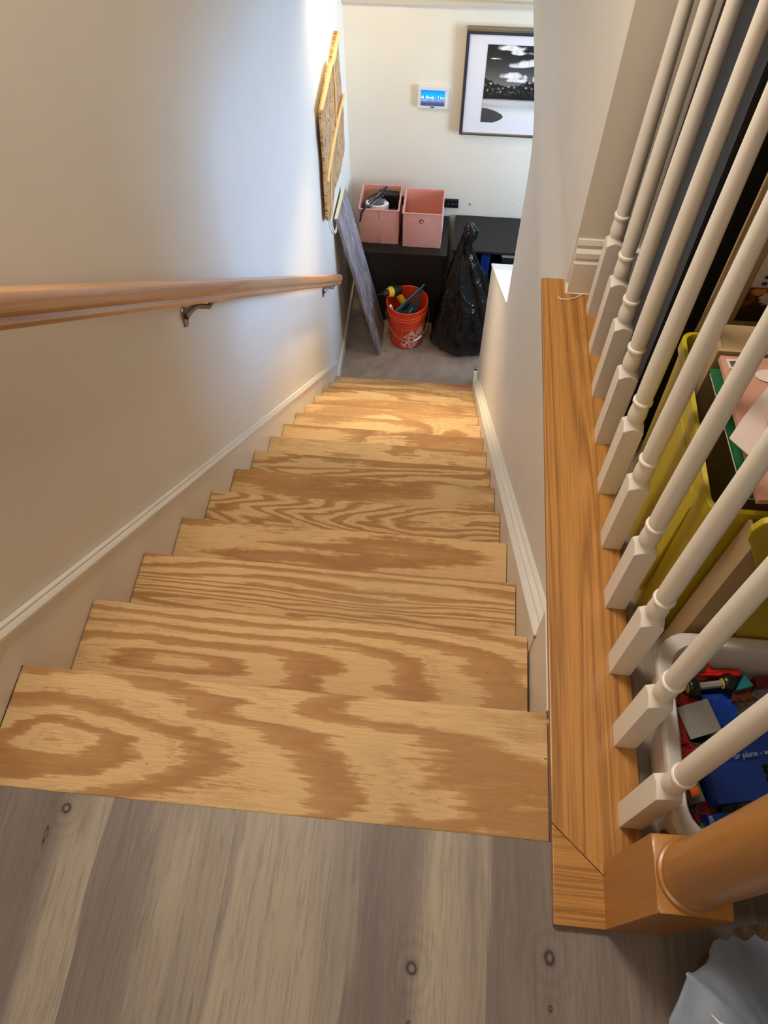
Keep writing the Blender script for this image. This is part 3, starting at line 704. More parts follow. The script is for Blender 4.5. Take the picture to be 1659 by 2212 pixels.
bm = nb(); prism(bm, [(0.232, 3.935, -1.95), (0.262, 3.955, -1.95), (0.266, 4.0, -1.90), (0.246, 4.01, -1.90)], (0, 0, 0.006)); obj('flap', bm, m_white, hs)
obj('hub', rbox((0.195, 4.005, -1.93), (0.11, 0.07, 0.05), 15), plain('grey_plastic', (120, 120, 124), 0.4), hs, bevel=0.006)
ty = thing('black_tray', 'glossy black tray sticking up out of the full pink bin', 'tray', (0.2, 3.99, -1.9))
A = Vector((0.118, 3.93, -1.93)); B = Vector((0.268, 4.02, -1.80))
bm = nb(); dv = (B-A).normalized(); sv = Vector((-0.3, 0.75, -0.1)).normalized(); nv = dv.cross(sv).normalized()
for off_, hw in ((0, 0.028),):
    P = [A-sv*0.0, A+dv*0.04-sv*0.012, B-dv*0.06-sv*0.012, B-sv*0.0, B-dv*0.02+sv*0.02, A+dv*0.05+sv*0.04]
    prism(bm, [tuple(p) for p in P], tuple(nv*0.008))
obj('plate', bm, m_black, ty, bevel=0.002)
bm = nb(); prism(bm, [tuple(A+dv*0.045+sv*0.002+nv*-0.001), tuple(B-dv*0.055+sv*0.0+nv*-0.001), tuple(B-dv*0.06+sv*0.012+nv*-0.001), tuple(A+dv*0.05+sv*0.02+nv*-0.001)], tuple(nv*0.0105))
obj('label_panel', bm, plain('silver_panel', (130, 132, 138), 0.25, 0.6), ty)
bm = nb(); tube(bm, [(0.24, 4.0, -1.85), (0.20, 3.97, -1.86), (0.165, 3.93, -1.875), (0.125, 3.885, -1.872), (0.105, 3.872, -1.90), (0.094, 3.868, -1.965)], [0.006, 0.008, 0.007, 0.007, 0.007, 0.006], 8)
solo('black_strap', bm, m_black, 'black strap hanging over the left corner of the full pink bin', 'strap', (0.12, 3.885, -1.9), smooth=True)
bm = nb(); tube(bm, [(0.122, 3.93, -1.95), (0.108, 3.94, -1.90), (0.112, 3.96, -1.875), (0.15, 3.99, -1.86), (0.22, 4.03, -1.84)], 0.004, 8)
solo('black_cable', bm, m_black, 'thin black cable looping inside the left edge of the full pink bin', 'cable', (0.12, 3.95, -1.93), smooth=True)
for k, (px_, py_) in enumerate(((0.15, 4.08),)):
    solo('black_pouch', rbox((px_, py_-0.01, -2.045), (0.09, 0.08, 0.14), 5, 8*k, 20*k), m_black, 'black pouch at the back left inside the full pink bin', 'pouch', (px_, py_, -2.1), bevel=0.012)

# ------------------------------------------------------------------ grey board leaning on the left wall
a = N('grey_board', 0.5, 0.4); v = a.obj()
g1 = a.noise(a.mapv(v, (40, 26, 1.6)), 1.0, 4, 0.6, 0.8)
a.base(a.ramp(g1, [(0.3, lin(96, 92, 98)), (0.5, lin(138, 132, 136)), (0.72, lin(170, 162, 164))])); a.bump(g1, 0.08, 0.001); m_gb = a.m
lb = thing('leaning_board', 'grey wood-grain board leaning against the left wall beside the orange bucket', 'board', (0.262, 3.62, FZ))
bt, tt = Vector((0.262, 0, FZ)), Vector((0.020, 0, -1.655))
dv = (tt-bt).normalized(); nv = Vector((-dv.z, 0, dv.x)); nv = -nv if nv.x > 0 else nv
Q = [(bt.x, 3.454, bt.z), (bt.x, 3.780, bt.z), (tt.x, 3.80, tt.z-0.01), (tt.x, 3.445, tt.z+0.02)]
bm = nb(); prism(bm, Q, tuple(nv*0.020)); 
zmin = min(v.co.z for v in bm.verts)
bmesh.ops.translate(bm, verts=bm.verts, vec=(0, 0, FZ-zmin+0.0005))
obj('panel', bm, m_gb, lb, bevel=0.003)
m_cream = plain('cream_edging', (236, 232, 200), 0.5)
bm = nb(); q2, q3 = Vector(Q[2]), Vector(Q[3])
for (p, q) in ((q2, q3),):
    prism(bm, [tuple(p+dv*0.0), tuple(q+dv*0.0), tuple(q+dv*0.006), tuple(p+dv*0.006)], tuple(nv*0.020))
obj('end_edging', bm, m_cream, lb)
bm = nb(); tube(bm, [(-0.004, 3.30, -1.515), (0.003, 3.33, -1.60), (0.003, 3.40, -1.70), (0.003, 3.43, -1.72), (0.008, 3.455, -1.70), (0.012, 3.47, -1.66)], 0.006, 8)
solo('white_hook', bm, m_white, 'bent white metal hook on the left wall under the tip of the wooden art', 'hook', (0, 3.4, -1.6), smooth=True)

# ------------------------------------------------------------------ orange bucket and what is in it
a = N('orange_plastic', 0.35, 0.5); v = a.obj(); a.base(a.mix(a.noise(v, 12, 3), lin(236, 76, 30), lin(214, 58, 20))); m_or = a.m
BX, BY, BH = 0.434, 3.655, 0.362
bk = thing('plastic_bucket', 'orange plastic bucket with white lettering standing on the carpet', 'bucket', (BX, BY, FZ))
def br(z): return 0.121+0.022*(z/BH)
pf = [(0.116, 0.0), (0.121, 0.004)] + [(br(z), z) for z in (0.02, 0.1, 0.18, 0.25, 0.268)] + [(br(.27)+.004, .271), (br(.275)+.004, .277), (br(.285), .280), (br(.293), .294), (br(.296)+.005, .297), (br(.303)+.005, .303), (br(.307), .306), (br(.345), .345), (br(.35)+.004, .349), (br(.36)+.004, .360), (br(.36)+0.001, BH), (br(.36)-.003, .360), (br(.1)-.003, .1), (0.117, 0.006)]
bm = nb(); lathe(bm, pf, (BX, BY, FZ), 64); obj('shell', bm, m_or, bk, smooth=True, angle=30)
m_wink = plain('white_ink', (236, 214, 210), 0.5, mott=0.03)
def wrap(bm, th0, zc, off=0.0012):
    """flat mesh in (u, w) metres on XY -> bucket surface around angle th0, height zc"""
    for v in bm.verts:
        z = zc+v.co.y; r = br(z)+off+v.co.z; t = th0+v.co.x/br(z)
        v.co = Vector((BX+r*math.cos(t), BY+r*math.sin(t), FZ+z))
TH, ZC = rad(-62), 0.115
def text_bm(s, size, cx, cy, rot, boldness=0.0, sx=1.0):
    c = bpy.data.curves.new('t', 'FONT'); c.body = s; c.size = size; c.align_x = 'CENTER'; c.align_y = 'CENTER'; c.offset = boldness; c.resolution_u = 3
    o = bpy.data.objects.new('t', c); COL.objects.link(o)
    dg = bpy.context.evaluated_depsgraph_get(); me = bpy.data.meshes.new_from_object(o.evaluated_get(dg))
    bm = nb(); bm.from_mesh(me); bpy.data.objects.remove(o); bpy.data.curves.remove(c); bpy.data.meshes.remove(me)
    bmesh.ops.subdivide_edges(bm, edges=[e for e in bm.edges if e.calc_length() > 0.012], cuts=2)
    bmesh.ops.triangulate(bm, faces=bm.faces)
    for v in bm.verts: v.co.x *= sx
    bmesh.ops.rotate(bm, verts=bm.verts, cent=(0, 0, 0), matrix=Matrix.Rotation(rot, 3, 'Z'))
    bmesh.ops.translate(bm, verts=bm.verts, vec=(cx, cy, 0)); return bm
LG = nb()
for s, size, cx, cy, bold, sx in (('THE', 0.044, -0.036, 0.030, 0.0015, 1.15), ('HOME', 0.076, 0.000, -0.004, 0.0030, 0.98), ('DEPOT', 0.056, 0.034, -0.042, 0.0022, 0.95)):
    b = text_bm(s, size, cx, cy, rad(45), bold, sx)
    me = bpy.data.meshes.new('q'); b.to_mesh(me); b.free(); LG.from_mesh(me); bpy.data.meshes.remove(me)
wrap(LG, TH, ZC); obj('lettering', LG, m_wink, bk)
LG = nb(); hw = 0.088
for (a0, a1, b0, b1) in ((-hw, hw, hw-0.0022, hw), (-hw, hw, -hw, -hw+0.0022), (-hw, -hw+0.0022, -hw, hw), (hw-0.0022, hw, -hw, hw)):
    nx = 24 if a1-a0 > 0.01 else 1; nz = 12 if b1-b0 > 0.01 else 1
    vs = [[LG.verts.new((a0+(a1-a0)*i/nx, b0+(b1-b0)*j/nz, 0)) for j in range(nz+1)] for i in range(nx+1)]
    for i in range(nx):
        for j in range(nz): LG.faces.new((vs[i][j], vs[i+1][j], vs[i+1][j+1], vs[i][j+1]))
wrap(LG, TH, ZC); obj('lettering_box', LG, m_wink, bk)
bm = nb(); pts = []
for k in range(25):
    t = PI*k/24; th = rad(192)+t*0.0
    ang = rad(195)+(rad(15)+2*PI-rad(195)-0*PI)*k/24
    rr = 0.150+0.012*math.sin(t); zz = 0.285-0.165*math.sin(t)**0.9
    pts.append((BX+rr*math.cos(ang), BY+rr*math.sin(ang), FZ+zz))
tube(bm, pts, 0.0018, 8)
hd = obj('handle', bm, plain('galvanised_wire', (168, 160, 150), 0.35, 0.8), bk, smooth=True)
p = Vector(pts[14]); q = Vector(pts[11])
bm = nb(); tube(bm, [pts[13], pts[14], pts[15], pts[16]], 0.0065, 12); obj('grip', bm, m_white, hd, smooth=True)

dr = thing('cordless_drill', 'yellow and black cordless drill poking out of the orange bucket', 'drill', (0.33, 3.70, FZ+0.30))
m_yel = plain('tool_yellow', (236, 190, 40), 0.4); m_rub = plain('tool_rubber', (28, 28, 30), 0.55)
D0 = Vector((0.335, 3.705, FZ+0.385)); ax = Vector((-0.35, -0.30, 0.12)).normalized(); gv = Vector((0.45, -0.12, -0.9)).normalized()
bm = nb(); tube(bm, [D0-ax*0.055, D0-ax*0.05, D0-ax*0.01, D0+ax*0.02], [0.028, 0.037, 0.039, 0.037], 16); obj('motor_housing', bm, m_rub, dr, smooth=True)
bm = nb(); tube(bm, [D0+ax*0.018, D0+ax*0.03, D0+ax*0.055], [0.038, 0.037, 0.028], 16); 
obj('gear_collar', bm, m_yel, dr, smooth=True)
bm = nb(); tube(bm, [D0+ax*0.055, D0+ax*0.075, D0+ax*0.095], [0.024, 0.022, 0.012], 14); ck = obj('chuck', bm, m_rub, dr, smooth=True)
bm = nb(); tube(bm, [D0+ax*0.09, D0+ax*0.14], [0.003, 0.002], 8); obj('bit', bm, plain('steel_bit', (120, 120, 124), 0.3, 0.9), ck, smooth=True)
bm = nb(); tube(bm, [D0-ax*0.02, D0-ax*0.025+gv*0.05, D0-ax*0.03+gv*0.12], [0.027, 0.024, 0.025], 12); obj('grip', bm, m_yel, dr, smooth=True)
bm = nb(); tube(bm, [D0-ax*0.048+gv*0.03, D0-ax*0.052+gv*0.11], [0.006, 0.006], 8); obj('grip_pad', bm, m_rub, dr, smooth=True)
obj('battery', rbox(tuple(D0-ax*0.03+gv*0.15), (0.07, 0.05, 0.045), 0, 25, 40), m_rub, dr, bevel=0.006)

m_teal = plain('teal_plastic', (22, 84, 110), 0.4); m_blu = plain('blue_plastic', (18, 36, 96), 0.45)
# triangular square with a slot
T = [Vector((0.338, 3.585, FZ+0.285)), Vector((0.545, 3.745, FZ+0.425)), Vector((0.47, 3.60, FZ+0.16))]
def inner(t, f):
    c = (T[0]+T[1]+T[2])/3; return c+(t-c)*f
sq = thing('speed_square', 'blue triangular tool with a long slot standing in the orange bucket', 'hand tool', (0.44, 3.64, FZ+0.1))
n = (T[1]-T[0]).cross(T[2]-T[0]).normalized()*0.006
bm = nb()
e0_, e1_, e2_ = T
S0 = e0_+(e1_-e0_)*0.16+(e2_-e0_)*0.12; S1 = e0_+(e1_-e0_)*0.80+(e2_-e0_)*0.12; S2 = e0_+(e1_-e0_)*0.70+(e2_-e0_)*0.27; S3 = e0_+(e1_-e0_)*0.20+(e2_-e0_)*0.27
for poly in ((e0_, e1_, S1, S0), (e1_, e2_, S2, S1), (e2_, e0_, S0, S3), (e2_, S3, S2)):
    prism(bm, [tuple(p) for p in poly], tuple(n))
bmesh.ops.remove_doubles(bm, verts=bm.verts, dist=1e-5)
obj('plate', bm, m_teal, sq)
bm = nb(); tube(bm, [tuple(e0_), tuple(e1_)], 0.007, 6); obj('fence', bm, m_teal, sq)
solo('blue_folder', rbox((0.43, 3.675, FZ+0.15), (0.15, 0.02, 0.22), 12, 0, 18), m_blu, 'dark blue plastic case standing in the orange bucket behind the drill grip', 'case', (0.43, 3.64, FZ+0.03), bevel=0.004)
bm = nb(); tube(bm, [(0.45, 3.575, FZ+0.17), (0.47, 3.60, FZ+0.26), (0.455, 3.60, FZ+0.30), (0.475, 3.61, FZ+0.325)], 0.006, 8)
solo('marker_pen', bm, plain('olive_marker', (150, 140, 60)), 'thin olive coloured tool lying on the blue case in the bucket', 'tool', (0.45, 3.575, FZ+0.17), smooth=True)
solo('white_wedge', rbox((0.335, 3.615, FZ+0.29), (0.012, 0.02, 0.14), 20, -10, 0), m_white, 'white plastic strip standing at the left inside edge of the bucket', 'plastic strip', (0.335, 3.615, FZ+0.22))
bm = nb(); prism(bm, [(0.545, 3.70, FZ+0.001), (0.60, 3.655, FZ+0.001), (0.70, 3.775, FZ+0.004), (0.56, 3.775, FZ+0.004)], (0, 0, 0.004))
solo('cardboard_scrap', bm, plain('brown_card', (150, 122, 88), 0.9), 'brown cardboard scrap on the carpet between bucket and rubbish bag', 'cardboard', (0.6, 3.72, FZ))
bm = nb(); bmesh.ops.create_icosphere(bm, subdivisions=2, radius=0.006, matrix=Matrix.Translation((0.290, 3.508, FZ+0.006)))
solo('wood_bead', bm, plain('bead_brown', (150, 104, 78)), 'small brown bead on the carpet beside the grey board', 'bead', (0.29, 3.508, FZ), smooth=True)
bm = nb(); tube(bm, [(0.560, 3.47, FZ+0.003), (0.566, 3.462, FZ+0.005), (0.572, 3.445, FZ+0.003)], 0.0016, 6)
solo('paper_curl', bm, m_white, 'tiny white paper curl on the carpet in front of the bucket', 'litter', (0.566, 3.46, FZ), smooth=True)
bm = nb(); tube(bm, [(0.585, 3.42, FZ+0.002), (0.615, 3.425, FZ+0.002), (0.645, 3.41, FZ+0.002), (0.66, 3.39, FZ+0.002)], 0.0012, 6)
solo('thread', bm, plain('tan_thread', (196, 180, 160)), 'loose tan thread on the carpet in front of the rubbish bag', 'litter', (0.62, 3.42, FZ), smooth=True)

# ------------------------------------------------------------------ black rubbish bag
a = N('bin_liner', 0.18, 0.45); v = a.obj(); a.base(lin(8, 8, 10))
w_ = a.noise(a.mapv(v, (7, 7, 4)), 1.0, 3, 0.55, 1.8); a.bump(w_, 0.9, 0.035); m_bag = a.m
bm = nb()
prof = [(0.02, 0.0), (0.16, 0.004), (0.205, 0.03), (0.222, 0.08), (0.226, 0.14), (0.222, 0.21), (0.212, 0.28), (0.196, 0.35), (0.176, 0.42), (0.152, 0.49), (0.128, 0.56), (0.104, 0.63), (0.080, 0.70), (0.060, 0.76), (0.046, 0.81), (0.040, 0.85), (0.048, 0.89), (0.046, 0.93), (0.036, 0.965), (0.02, 0.985), (0.008, 0.99)]
def pl_(z):
    for (r_a, z_a), (r_b, z_b) in zip(prof, prof[1:]):
        if z_a <= z <= z_b: return r_a+(r_b-r_a)*(z-z_a)/(z_b-z_a)
    return 0.01
zl = [0.0, 0.004]+[0.02+0.97*i/90 for i in range(91)]
def bagr(t, r, z):
    k = ss(0.05, 0.6, z)
    f = 1+0.11*k*math.sin(7*t+3*z+2*mn.noise(Vector((z*3, 1, 0))))+0.04*k*math.sin(15*t+z*6)+0.10*mn.noise(Vector((math.cos(t)*1.6, math.sin(t)*1.6, z*4)))+0.07*mn.noise(Vector((math.cos(t)*4, math.sin(t)*4, z*9+5)))
    f += 0.05*k*mn.noise(Vector((t*6, z*5, 3)))
    if t > 3.0 and t < 3.9: f += 0.16*math.exp(-((z-0.05)/0.10)**2)*math.exp(-((t-3.45)/0.3)**2)
    return r*f
vs = lathe(bm, [(pl_(z), z) for z in zl], (0, 0, 0), 120, rfun=bagr)
for v_ in vs:
    z = v_.co.z; v_.co.y *= 0.86
    v_.co.x += 0.855-0.055*ss(0.2, 0.9, z)+0.02*math.sin(z*22)*ss(0.7, 0.9, z); v_.co.y += 3.655+0.03*ss(0.3, 1.0, z); v_.co.z += FZ
    if v_.co.y > 3.852: v_.co.y = 3.852
    if v_.co.z < FZ+0.001: v_.co.z = FZ+0.001
solo('rubbish_bag', bm, m_bag, 'full black rubbish bag with a twisted top standing on the carpet', 'rubbish bag', (0.855, 3.655, FZ), smooth=True, angle=80)

# ------------------------------------------------------------------ white bin of building bricks beside the railing
m_wbin = plain('bin_white_plastic', (214, 208, 206), 0.35, mott=0.03)
wb = thing('plastic_tub', 'white plastic tub of building bricks beside the nearest balusters', 'tub', (1.3, -0.05, 0))
bm = nb()
def rr_ring(x0, x1, y0, y1, r, z, n=6): return [(x, y, z) for x, y in rrect(x0, x1, y0, y1, r, n)]
X0, X1, Y0, Y1 = 1.071, 1.50, -0.225, 0.105
levels = [(0.020, 0.045, 0.002), (0.008, 0.05, 0.10), (0.006, 0.05, 0.128), (0.0, 0.045, 0.130), (0.0, 0.045, 0.142), (0.004, 0.042, 0.146), (0.020, 0.036, 0.146), (0.024, 0.032, 0.140), (0.028, 0.03, 0.10), (0.040, 0.03, 0.008)]
rg = [[bm.verts.new(p) for p in rr_ring(X0+i_, X1-i_, Y0+i_, Y1-i_, max(0.012, r_+0.01), z_)] for i_, r_, z_ in levels]
for A_, B_ in zip(rg, rg[1:]):
    L = len(A_)
    for k in range(L): bm.faces.new((A_[k], A_[(k+1) % L], B_[(k+1) % L], B_[k]))
bm.faces.new(rg[0][::-1]); bm.faces.new(rg[-1])
obj('tub_body', bm, m_wbin, wb, smooth=True, angle=35)
BC = {'blue': (22, 62, 160), 'dark blue': (16, 46, 116), 'red': (150, 24, 22), 'bright red': (226, 34, 34), 'grey': (150, 148, 144), 'brown': (92, 44, 26), 'teal': (30, 130, 136), 'orange': (228, 112, 30), 'black': (22, 22, 24), 'dark red': (96, 18, 22), 'white': (210, 208, 204), 'green': (30, 92, 50)}
BM = {k: plain('brick_'+k.replace(' ', '_'), c, 0.3, mott=0.08) for k, c in BC.items()}
def brick(cx, cy, z, lx, ly, h, rz, col, label, rx=0, ry=0, studs=True, name='building_brick', group='bricks in the white tub'):
    bm = rbox((cx, cy, z), (lx, ly, h), rx, ry, rz)
    if studs:
        R = Matrix.Rotation(rad(rz), 3, 'Z') @ Matrix.Rotation(rad(ry), 3, 'Y') @ Matrix.Rotation(rad(rx), 3, 'X')
        nx, ny = max(1, round(lx/0.012)), max(1, round(ly/0.012))
        for i in range(nx):
            for j in range(ny):
                p = Vector(((i+.5)*lx/nx-lx/2, (j+.5)*ly/ny-ly/2, h/2)); s = nb()
                q = R @ p + Vector((cx, cy, z)); ax_ = R @ Vector((0, 0, 1))
                tube(bm, [tuple(q), tuple(q+ax_*0.0025)], 0.0035, 10)
                s.free()
    o = obj(name, bm, BM[col], None, loc=(cx, cy, z-h/2))
    return tag(o, label, 'building brick', group)
brick(1.150, -0.012, 0.075, 0.052, 0.052, 0.005, 20, 'grey', 'smooth grey square plate in the middle of the white tub', 4, -6, False, 'flat_plate')
brick(1.190, 0.008, 0.066, 0.05, 0.055, 0.010, 10, 'blue', 'blue plate behind the grey square in the white tub', -6, 4, False, 'flat_plate')
brick(1.192, -0.108, 0.075, 0.085, 0.056, 0.035, 12, 'dark blue', 'big dark blue box-shaped piece at the front of the white tub', 4, 3, False)
brick(1.176, -0.160, 0.060, 0.062, 0.022, 0.03, 12, 'dark blue', 'small dark blue piece against the front wall of the tub', 10, 0, False)
brick(1.225, -0.050, 0.066, 0.12, 0.055, 0.02, 20, 'dark blue', 'long dark blue panel with faded white lettering in the tub', 8, 6, False)
brick(1.222, 0.034, 0.075, 0.030, 0.020, 0.012, 5, 'brown', 'brown brick near the teal piece in the white tub')
brick(1.262, 0.058, 0.078, 0.035, 0.016, 0.018, 8, 'dark red', 'dark red brick by the far wall of the white tub')
brick(1.120, -0.030, 0.062, 0.018, 0.045, 0.014, 12, 'red', 'dark red brick along the left wall of the white tub')
brick(1.135, 0.018, 0.062, 0.040, 0.022, 0.014, -25, 'red', 'red brick under the small wheels in the white tub')
brick(1.130, -0.062, 0.055, 0.030, 0.030, 0.014, 30, 'red', 'red brick left of the big blue piece in the white tub')
brick(1.133, -0.118, 0.060, 0.016, 0.042, 0.018, 15, 'grey', 'grey brick standing left of the big blue piece in the tub', 0, 20, False)
brick(1.110, 0.010, 0.078, 0.012, 0.012, 0.010, 40, 'blue', 'tiny blue brick behind the second baluster in the white tub')
brick(1.165, 0.052, 0.068, 0.050, 0.018, 0.012, 4, 'brown', 'long brown brick under the bright red piece in the tub', 0, 0, False)
brick(1.215, 0.050, 0.080, 0.024, 0.02, 0.016, 30, 'black', 'black brick near the right wheel in the white tub', 10, 10)
bm = nb(); prism(bm, [(1.208, 0.034, 0.082), (1.238, 0.046, 0.080), (1.226, 0.060, 0.085), (1.222, 0.058, 0.088)], (0, 0, 0.012))
tag(obj('roof_piece', bm, BM['teal'], None, loc=(1.22, 0.045, 0.08)), 'teal wedge piece at the back of the white tub', 'building brick', 'bricks in the white tub')
bm = nb(); prism(bm, [(1.148, 0.056, 0.085), (1.164, 0.060, 0.087), (1.168, 0.078, 0.092), (1.174, 0.066, 0.087), (1.222, 0.072, 0.083), (1.219, 0.062, 0.083)], (0, 0, 0.006))
tag(obj('flame_piece', bm, BM['bright red'], None, loc=(1.18, 0.065, 0.085)), 'bright red jagged piece against the far wall of the white tub', 'building brick', 'bricks in the white tub')
bm = nb(); tube(bm, [(1.118, -0.130, 0.086), (1.130, -0.126, 0.088)], 0.009, 16)
tag(obj('round_brick', bm, BM['orange'], None, loc=(1.124, -0.128, 0.077), smooth=True), 'orange round piece beside the nearest baluster in the tub', 'building brick', 'bricks in the white tub')
whl = thing('wheel_set', 'toy axle with two black wheels and yellow hub in the white tub', 'toy wheels', (1.17, 0.042, 0.08))
WA, WB = Vector((1.135, 0.036, 0.082)), Vector((1.208, 0.052, 0.082)); wd = (WB-WA).normalized()
bm = nb(); tube(bm, [tuple(WA), tuple(WB)], 0.006, 8); obj('axle', bm, BM['grey'], whl)
for P_ in (WA, WB-wd*0.016):
    bm = nb(); tube(bm, [tuple(P_), tuple(P_+wd*0.003), tuple(P_+wd*0.013), tuple(P_+wd*0.016)], [0.014, 0.016, 0.016, 0.014], 20); w_o = obj('wheel', bm, BM['black'], whl, smooth=True)
    bm = nb(); tube(bm, [tuple(P_-wd*0.001), tuple(P_+wd*0.004)], 0.009, 16); obj('hub', bm, plain('yellow_hub', (220, 190, 40)), w_o, smooth=True)
# faint printing on two of the dark blue pieces
m_print = plain('faded_print', (130, 150, 190), 0.6)
b = text_bm('ox', 0.012, 1.149, -0.165, rad(100), 0.0003); 
for v_ in b.verts: v_.co.z += 0.0765
pm = nb()
# random loose bricks filling the tub
cols = ['red', 'dark blue', 'blue', 'black', 'brown', 'dark red', 'grey', 'green', 'dark blue', 'black']
plc = ['left', 'middle', 'right']
k = 0
for gx in range(9):
    for gy in range(7):
        cx = 1.115+gx*0.040+random.uniform(-.006, .006); cy = -0.185+gy*0.040+random.uniform(-.006, .006)
        cc = cols[(gx*7+gy*3) % len(cols)]
        brick(cx, cy, 0.030+random.uniform(0, 0.012), 0.034, 0.030, 0.022, random.uniform(0, 90), cc, '%s brick in the loose bottom layer of the white tub' % cc, random.uniform(-9, 9), random.uniform(-9, 9), gx < 5, group='%s bricks in the bottom layer of the white tub' % cc)
obj_t = obj('printed_word', b, m_print, [o for o in bpy.data.objects if o.get('label', '').startswith('small dark blue piece')][0])
b = text_bm('or plane - w', 0.012, 1.222, -0.062, rad(14), 0.0002)
for v_ in b.verts: v_.co.z += 0.0815+(v_.co.x-1.22)*-0.10+(v_.co.y+0.06)*0.14
obj('printed_word', b, m_print, [o for o in bpy.data.objects if o.get('label', '').startswith('long dark blue panel')][0])

# ------------------------------------------------------------------ yellow bin with books, carton, yellow lid
m_ybin = plain('yellow_plastic', (184, 164, 22), 0.38, mott=0.10, scale=8)
yb = thing('yellow_bin', 'tall yellow plastic storage bin holding books behind the balusters', 'storage bin', (1.27, 0.34, 0))
X0, X1, Y0, Y1, H = 1.076, 1.50, 0.168, 0.512, 0.400
levels = [(0.012, 0.02, 0.002), (0.006, 0.02, 0.30), (0.004, 0.02, 0.375), (0.0, 0.02, 0.378), (0.0, 0.02, H), (0.006, 0.018, H+0.002), (0.009, 0.016, H-0.004), (0.012, 0.016, 0.30), (0.020, 0.016, 0.01)]
bm = nb()
rg = [[bm.verts.new(p) for p in rr_ring(X0+i_, X1-i_, Y0+i_, Y1-i_, r_, z_)] for i_, r_, z_ in levels]
for A_, B_ in zip(rg, rg[1:]):
    L = len(A_)
    for k in range(L): bm.faces.new((A_[k], A_[(k+1) % L], B_[(k+1) % L], B_[k]))
bm.faces.new(rg[0][::-1]); bm.faces.new(rg[-1])
obj('bin_body', bm, m_ybin, yb, smooth=True, angle=35)
bm = nb()
prism(bm, [(X0+0.0035, 0.22, 0.06), (X0+0.0035, 0.22, 0.33), (X0+0.0035, 0.235, 0.345), (X0+0.0035, 0.44, 0.345), (X0+0.0035, 0.455, 0.33), (X0+0.0035, 0.455, 0.06), (X0+0.0035, 0.447, 0.06), (X0+0.0035, 0.447, 0.328), (X0+0.0035, 0.437, 0.338), (X0+0.0035, 0.238, 0.338), (X0+0.0035, 0.228, 0.328), (X0+0.0035, 0.228, 0.06)], (0.004, 0, 0))
obj('panel_rib', bm, m_ybin, yb)
m_card = plain('cardboard', (178, 152, 112), 0.9, scale=50)
cb = thing('flattened_carton', 'brown cardboard carton standing between yellow bin and white tub', 'carton', (1.3, 0.13, 0))
obj('front_panel', bx((1.131, 0.122, 0.0), (1.55, 0.128, 0.395)), m_card, cb)
obj('side_panel', bx((1.131, 0.128, 0.0), (1.136, 0.163, 0.395)), m_card, cb)
obj('back_panel', bx((1.136, 0.158, 0.0), (1.55, 0.163, 0.385)), m_card, cb)
bm = nb(); prism(bm, [(x, 0.108, z) for x, z in [(1.60, 0.10), (1.21, 0.10), (1.185, 0.22), (1.165, 0.32), (1.120, 0.41), (1.108, 0.43), (1.105, 0.45), (1.112, 0.47), (1.125, 0.478), (1.60, 0.478)]], (0, 0.010, 0))
solo('yellow_lid', bm, m_ybin, 'yellow plastic lid with a rounded corner leaning in front of the cardboard carton', 'plastic lid', (1.35, 0.11, 0.10), bevel=0.003)  # yellow lid leaning in front of the carton
# books and papers lying in the bin
m_pinkb = plain('pink_cover', (200, 150, 128), 0.6, mott=0.05); m_greenb = plain('green_cover', (22, 98, 56), 0.5); m_paper = plain('white_paper', (222, 206, 196), 0.8, mott=0.03); m_page = plain('page_block', (226, 222, 206), 0.9)
cbx = thing('inner_carton', 'tan cardboard box standing in the far end of the yellow bin', 'carton', (1.25, 0.45, 0.02))
obj('panel', bx((1.100, 0.4105, 0.02), (1.45, 0.4165, 0.462)), m_card, cbx); obj('panel', bx((1.100, 0.417, 0.02), (1.106, 0.480, 0.462)), m_card, cbx)
obj('panel', bx((1.106, 0.474, 0.02), (1.45, 0.480, 0.43)), m_card, cbx); obj('lid_flap', bx((1.106, 0.417, 0.450), (1.45, 0.474, 0.455)), m_card, cbx)
bkk = thing('green_book', 'green notebook lying just under the pink book in the yellow bin', 'book', (1.2, 0.3, 0.42))
bm = nb(); prism(bm, [(1.094, 0.396, 0.436), (1.40, 0.406, 0.436), (1.40, 0.20, 0.40), (1.128, 0.195, 0.40)], (0, 0, 0.0035)); obj('cover', bm, m_greenb, bkk)
bm = nb(); prism(bm, [(1.096, 0.394, 0.430), (1.40, 0.404, 0.430), (1.40, 0.20, 0.394), (1.129, 0.197, 0.394)], (0, 0, 0.0058)); obj('pages', bm, m_page, bkk)
pk = thing('pink_book', 'pink covered book with an oval label on top in the yellow bin', 'book', (1.2, 0.3, 0.45))
bm = nb(); prism(bm, [(1.103, 0.406, 0.448), (1.38, 0.408, 0.448), (1.38, 0.18, 0.438), (1.123, 0.159, 0.438)], (0, 0, 0.010)); obj('cover', bm, m_pinkb, pk, bevel=0.001)
bm = nb()
prism(bm, [(1.172+0.024*math.cos(2*PI*k/28), 0.371+0.013*math.sin(2*PI*k/28), 0.4575) for k in range(28)], (0, 0, 0.0006)); obj('oval_label', bm, m_paper, pk)
bm = nb(); prism(bm, [(1.110, 0.398, 0.4582), (1.132, 0.400, 0.4582), (1.132, 0.382, 0.4578), (1.113, 0.380, 0.4578)], (0, 0, 0.0006)); stk = obj('sticker', bm, m_paper, pk)
bm = nb(); prism(bm, [(1.114, 0.394, 0.4590), (1.129, 0.3955, 0.4590), (1.129, 0.386, 0.4586), (1.116, 0.384, 0.4586)], (0, 0, 0.0003)); obj('sticker_print', bm, plain('dark_print', (90, 84, 90)), stk)
bm = nb()
P1 = [(1.113, 0.280, 0.468), (1.165, 0.352, 0.470), (1.25, 0.33, 0.470), (1.142, 0.252, 0.464)]
P2 = [(1.113, 0.280, 0.468), (1.142, 0.252, 0.464), (1.120, 0.212, 0.462), (1.089, 0.242, 0.468)]
